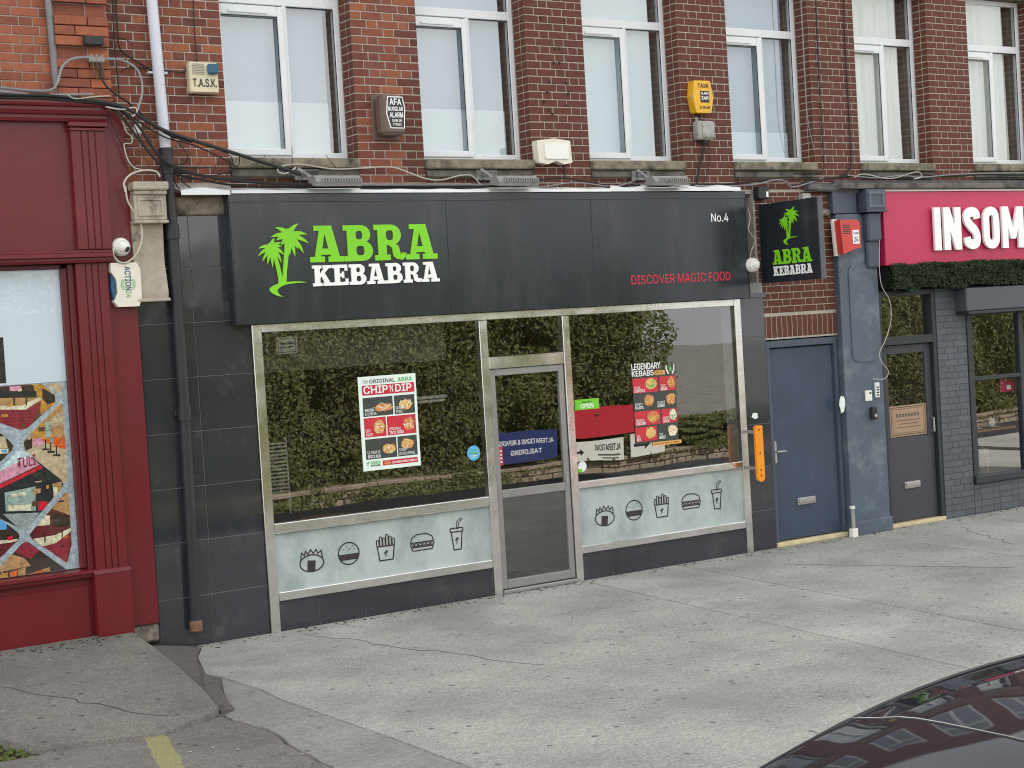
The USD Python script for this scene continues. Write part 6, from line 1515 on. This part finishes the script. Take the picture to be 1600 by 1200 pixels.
# ================================================================== the black car by the kerb
CX, CY, CZ = -0.5, -10.12, -0.225
car = thing('parked_car', 'glossy black car at the lower right with the shopfronts mirrored in its roof', 'car', (CX, CY, CZ))
PX = [-2.42, -2.2, -2.0, -1.84, -1.68, -1.53, -1.387, -1.107, -0.811, -0.496, 0.0, 0.4, 0.75, 1.05, 1.32]
PZ = [0.84, 0.99, 1.095, 1.168, 1.228, 1.273, 1.307, 1.354, 1.376, 1.378, 1.352, 1.283, 1.15, 0.98, 0.80]
BELT = 0.74
sec, xs = [], np.linspace(-2.42, 1.32, 46)
for x in xs:
    z = float(np.interp(x, PX, PZ))
    zz = np.array(cr([(a, 0, b) for a, b in zip(PX, PZ)], 8))
    z = float(np.interp(x, zz[:, 0], zz[:, 2]))
    t = min(1.0, max(0.0, (z - BELT) / 0.62))
    end = 1 - 0.16 * max(0, abs(x + 0.5) - 1.2) / 0.8
    yr, yb = (0.86 - 0.24 * t) * end, 0.86 * end
    h = z - BELT
    half = [(yb, BELT), (yb - (yb - yr) * 0.55, BELT + h * 0.55), (yr + 0.035, z - 0.10 * t), (yr, z - 0.035 * t), (yr - 0.05, z), (yr - 0.16, z + 0.022 * t), (yr * 0.5, z + 0.050 * t), (0, z + 0.058 * t)]
    p = cr([(a, b, 0) for a, b in half], 3)[:, :2]
    p = np.vstack([p, [(-a, b) for a, b in p[-2::-1]]])
    sec.append(p)
nP = len(sec[0])
v = np.vstack([np.column_stack([np.full(nP, x), p[:, 0] + CY, p[:, 1]]) for x, p in zip(xs, sec)])
f = []
for i in range(len(xs) - 1):
    for k in range(nP - 1):
        a, b = i * nP + k, i * nP + k + 1
        f += [[a, a + nP, b + nP], [a, b + nP, b]]
part(car, 'roof', (v, np.array(f)), 'car_black', smooth=True)


def on_green(k0, k1, x0, x1, off, mirror=False):
    """A patch of the cabin's skin between two section indices, pushed out by off."""
    ii = [i for i, x in enumerate(xs) if x0 <= x <= x1]
    kk = list(range(k0, k1 + 1))
    out, ff = [], []
    for i in ii:
        for k in kk:
            p = sec[i][k] if not mirror else sec[i][nP - 1 - k]
            d = np.array([p[0], (p[1] - 0.6) * 1.2]); d /= np.linalg.norm(d)
            out.append((xs[i], p[0] + d[0] * off + CY, p[1] + d[1] * off))
    n = len(kk)
    for a in range(len(ii) - 1):
        for b in range(n - 1):
            q = a * n + b
            t = [[q, q + n, q + n + 1], [q, q + n + 1, q + 1]]
            ff += [r[::-1] for r in t] if mirror else t
    return np.array(out), np.array(ff)


for mir in (False, True):
    part(car, 'side_window', on_green(1, 6, -1.75, -0.62, 0.004, mir), 'car_glass', smooth=True); part(car, 'side_window', on_green(1, 6, -0.50, 0.50, 0.004, mir), 'car_glass', smooth=True)
part(car, 'rear_window', on_green(11, nP - 12, -2.34, -1.78, 0.004), 'car_glass', smooth=True); part(car, 'windscreen', on_green(11, nP - 12, 0.52, 1.28, 0.004), 'car_glass', smooth=True)
for xq in (-1.30, -0.18):
    i_ = int(np.argmin(abs(xs - xq)))
    part(car, 'roof_seam', tube([(xs[i_], p_[0] + CY, p_[1] + 0.0005) for p_ in sec[i_][12:nP - 12]], 0.004, 6, False), 'car_trim')
rails = []
for s in (-1, 1):
    pts = []
    for x in np.linspace(-1.55, 0.25, 12):
        i = int(np.argmin(abs(xs - x))); p = sec[i][12 if s > 0 else nP - 13]
        pts.append((x, p[0] + CY, p[1] + 0.004))
    part(car, 'roof_trim', tube(pts, 0.008, 6, False), 'car_trim')
prof = Polygon([(-2.55, 0.05), (-2.60, 0.35), (-2.52, 0.62), (-2.42, BELT + 0.02), (1.32, BELT + 0.02), (1.72, 0.66), (1.88, 0.50), (1.90, 0.2), (1.82, 0.02), (-2.45, 0.02)]).buffer(-0.05).buffer(0.05)
for wx in (-1.85, 1.05):
    prof = prof.difference(Point(wx, 0.105).buffer(0.375))
lay = []
for (y0, y1, ins) in ((-0.86, 0.86, 0.03), (-0.90, 0.90, 0.10)):
    g = prof.buffer(-ins, join_style=1) if ins > 0.05 else prof.buffer(-0.0)
    m = trimesh.creation.extrude_polygon(g, y1 - y0, engine='earcut'); q = np.array(m.vertices)
    lay.append((np.stack([q[:, 0], CY + y1 - q[:, 2], q[:, 1]], 1), np.array(m.faces)))
part(car, 'body', lay, 'car_black', smooth=25)
for wx in (-1.85, 1.05):
    for s in (-1, 1):
        c0 = (wx, CY + s * 0.80, 0.105)
        prf = [(0.20, -0.10), (0.31, -0.105), (0.335, -0.07), (0.335, 0.07), (0.31, 0.105), (0.20, 0.10)]
        w_ = part(car, 'wheel', lathe(prf + [prf[0]], c0, 'y', 28), 'tyre', smooth=40)
        part(w_, 'rim', [lathe([(0.0, -0.05 * s - 0.02), (0.205, -0.06 * s - 0.02), (0.205, -0.06 * s + 0.02), (0, -0.05 * s + 0.02)], c0, 'y', 24)] + [rot(B(wx - 0.02, wx + 0.02, CY + s * 0.885 - 0.012, CY + s * 0.885 + 0.012, 0.12, 0.30), k * 2 * math.pi / 5, [0, 1, 0], list(c0)) for k in range(5)], 'alloy')
for s in (-1, 1):
    part(car, 'tail_lamp', RB(-2.57, -2.40, CY + s * 0.68 - 0.14, CY + s * 0.68 + 0.14, 0.50, 0.68, 0.03), 'lamp_red'); part(car, 'headlight', RB(1.62, 1.84, CY + s * 0.66 - 0.16, CY + s * 0.66 + 0.16, 0.46, 0.60, 0.03), 'lamp_clear')
    part(car, 'door_handle', [RB(x, x + 0.17, CY + s * 0.905 - 0.014, CY + s * 0.905 + 0.014, 0.60, 0.63, 0.01) for x in (-0.75, 0.25)], 'car_black'); part(car, 'mirror', RB(0.62, 0.80, CY + s * 0.99 - 0.11, CY + s * 0.99 + 0.11, 0.74, 0.88, 0.04), 'car_black')
part(car, 'bumper', [RB(-2.64, -2.40, CY - 0.78, CY + 0.78, 0.08, 0.30, 0.05), RB(1.75, 1.95, CY - 0.76, CY + 0.76, 0.06, 0.26, 0.05)], 'car_trim')

# ================================================================== across the road (mirrored in the shop glass)
def ivy(r, n):
    p = np.stack([r.uniform(-12, 38, n), -16.55 + 0.5 * r.random(n), r.uniform(-0.55, 4.3, n)], 1)
    p[:, 2] = np.where((p[:, 0] < 14.2) & (r.random(n) < 0.16), r.uniform(-1.0, -0.4, n), p[:, 2]); p[:, 1] += np.where(p[:, 2] < -0.5, 0.55, 0.0)
    b = meshkit.fbm(p * np.array([0.9, 0.9, 0.9]), 4, 3)
    p[:, 1] += (b - 0.5) * 1.9 - 0.25
    p[:, 2] += (meshkit.fbm(np.stack([p[:, 0] * 0.5, 0 * p[:, 0], 0 * p[:, 0]], 1), 3, 8) - 0.5) * 1.2 * (p[:, 2] / 4.3)
    lowgap = (p[:, 0] > 19.0) & (p[:, 0] < 24.2)
    p[:, 2] = np.where(lowgap, -0.5 + (p[:, 2] + 0.5) * 0.16, p[:, 2])
    return p, np.tile([0, 1.0, 0.35], (n, 1))


hg = thing('ivy_hedge', 'tall ivy hedge along the far side of the road', 'hedge', (12, -16.6, -0.6))
part(hg, 'leaves', leaf_mass(170000, ivy, 0.056, 21), 'ivy_leaf', kind='stuff'); part(hg, 'stems', [B(-12, 18.9, -17.9, -17.4, -1.0, 3.4), B(24.3, 38, -17.9, -17.4, -1.0, 3.4)], 'bark', kind='stuff')
sw = thing('stone_wall', 'low stone wall below the ivy hedge on the far side of the road', 'wall', (12, -16.2, -1.0))
st_, r_ = [], random.Random(4)
for row in range(3):
    x = -12 - 0.3 * row
    while x < 38:
        w_ = r_.uniform(0.35, 0.8)
        st_.append(RB(x, x + w_ - 0.015, -16.25 + r_.uniform(-0.02, 0.02), -16.6, -1.0 + row * 0.15, -0.86 + row * 0.15, 0.02)) if False else st_.append(RB(x, x + w_ - 0.015, -16.6, -16.22 + r_.uniform(-0.02, 0.02), -1.0 + row * 0.15, -0.86 + row * 0.15, 0.02))
        x += w_
part(sw, 'stone', st_, 'opp_stone', kind='stuff'); part(sw, 'coping', [RB(-12 + i * 1.2, -10.81 + i * 1.2, -16.66, -16.16, -0.555, -0.46, 0.02) for i in range(42)], 'opp_stone')


def facing_road(mesh, X, Y):
    v, f = VF(mesh)
    return np.stack([X - v[:, 0], Y - v[:, 1], v[:, 2]], 1), f


def banner(name, label, X0, X1, Z0, Z1, mat, words, ink, cat='banner'):
    t = thing(name, label, cat, ((X0 + X1) / 2, -16.1, Z0), group='banners across the road')
    part(t, 'sheet', B(X0, X1, -16.10, -16.07, Z0, Z1), mat)
    for (s, u, w_, z, h, b) in words:
        part(t, 'lettering', facing_road(txt(s, 0, Z0 + z, h, 0, 0.004, b, width=w_), X1 - u, -16.07), ink)
    return t


banner('banner', 'wide red banner tied to the ivy hedge across the road', 15.6, 17.75, 0.02, 0.66, 'poster_red', [('SALE NOW ON', 0.2, 1.6, 0.22, 0.2, True)][:0], 'white_letter')
t = banner('banner', 'white alterations banner with arrow across the road', 15.6, 17.15, -0.52, -0.06, 'box_white', [('ALTERATIONS', 0.08, 0.70, 0.22, 0.13, True)], 'ink')
ar = unary_union([sbox(0, -0.025, 0.22, 0.025), Polygon([(0.22, -0.08), (0.34, 0), (0.22, 0.08)])])
part(t, 'arrow', ext(affinity.scale(affinity.translate(ar, 15.68, -0.36), 1, 1), 0, 0.004), 'ink') if False else part(t, 'arrow', facing_road(ext(affinity.translate(affinity.scale(ar, -1, 1, origin=(0.17, 0)), 1.1, -0.32), 0, 0.004), 17.15, -16.07), 'ink')
part(t, 'print', facing_road(ext(unary_union([R2(0.1, 0.7, -0.42 + 0.0, -0.385), R2(0.15, 0.6, -0.48, -0.455)]), 0, 0.004), 17.15, -16.07), 'ink_soft')
t = banner('banner', 'smaller white banner with dark arrow further along the hedge', 17.35, 18.35, -0.50, -0.02, 'box_white', [], 'ink')
part(t, 'arrow', facing_road(ext(affinity.translate(affinity.scale(ar, -1.4, 1.2, origin=(0.17, 0)), 0.5, -0.27), 0, 0.004), 18.35, -16.07), 'ink')
t = banner('banner', 'dark blue banner with pale print on the hedge across the road', 13.6, 15.3, -0.35, 0.30, 'poster_bluebanner', [('ALTERATIONS & REPAIRS', 0.1, 1.4, 0.36, 0.10, True), ('TAILORING', 0.4, 0.8, 0.16, 0.09, True)], 'white_letter')
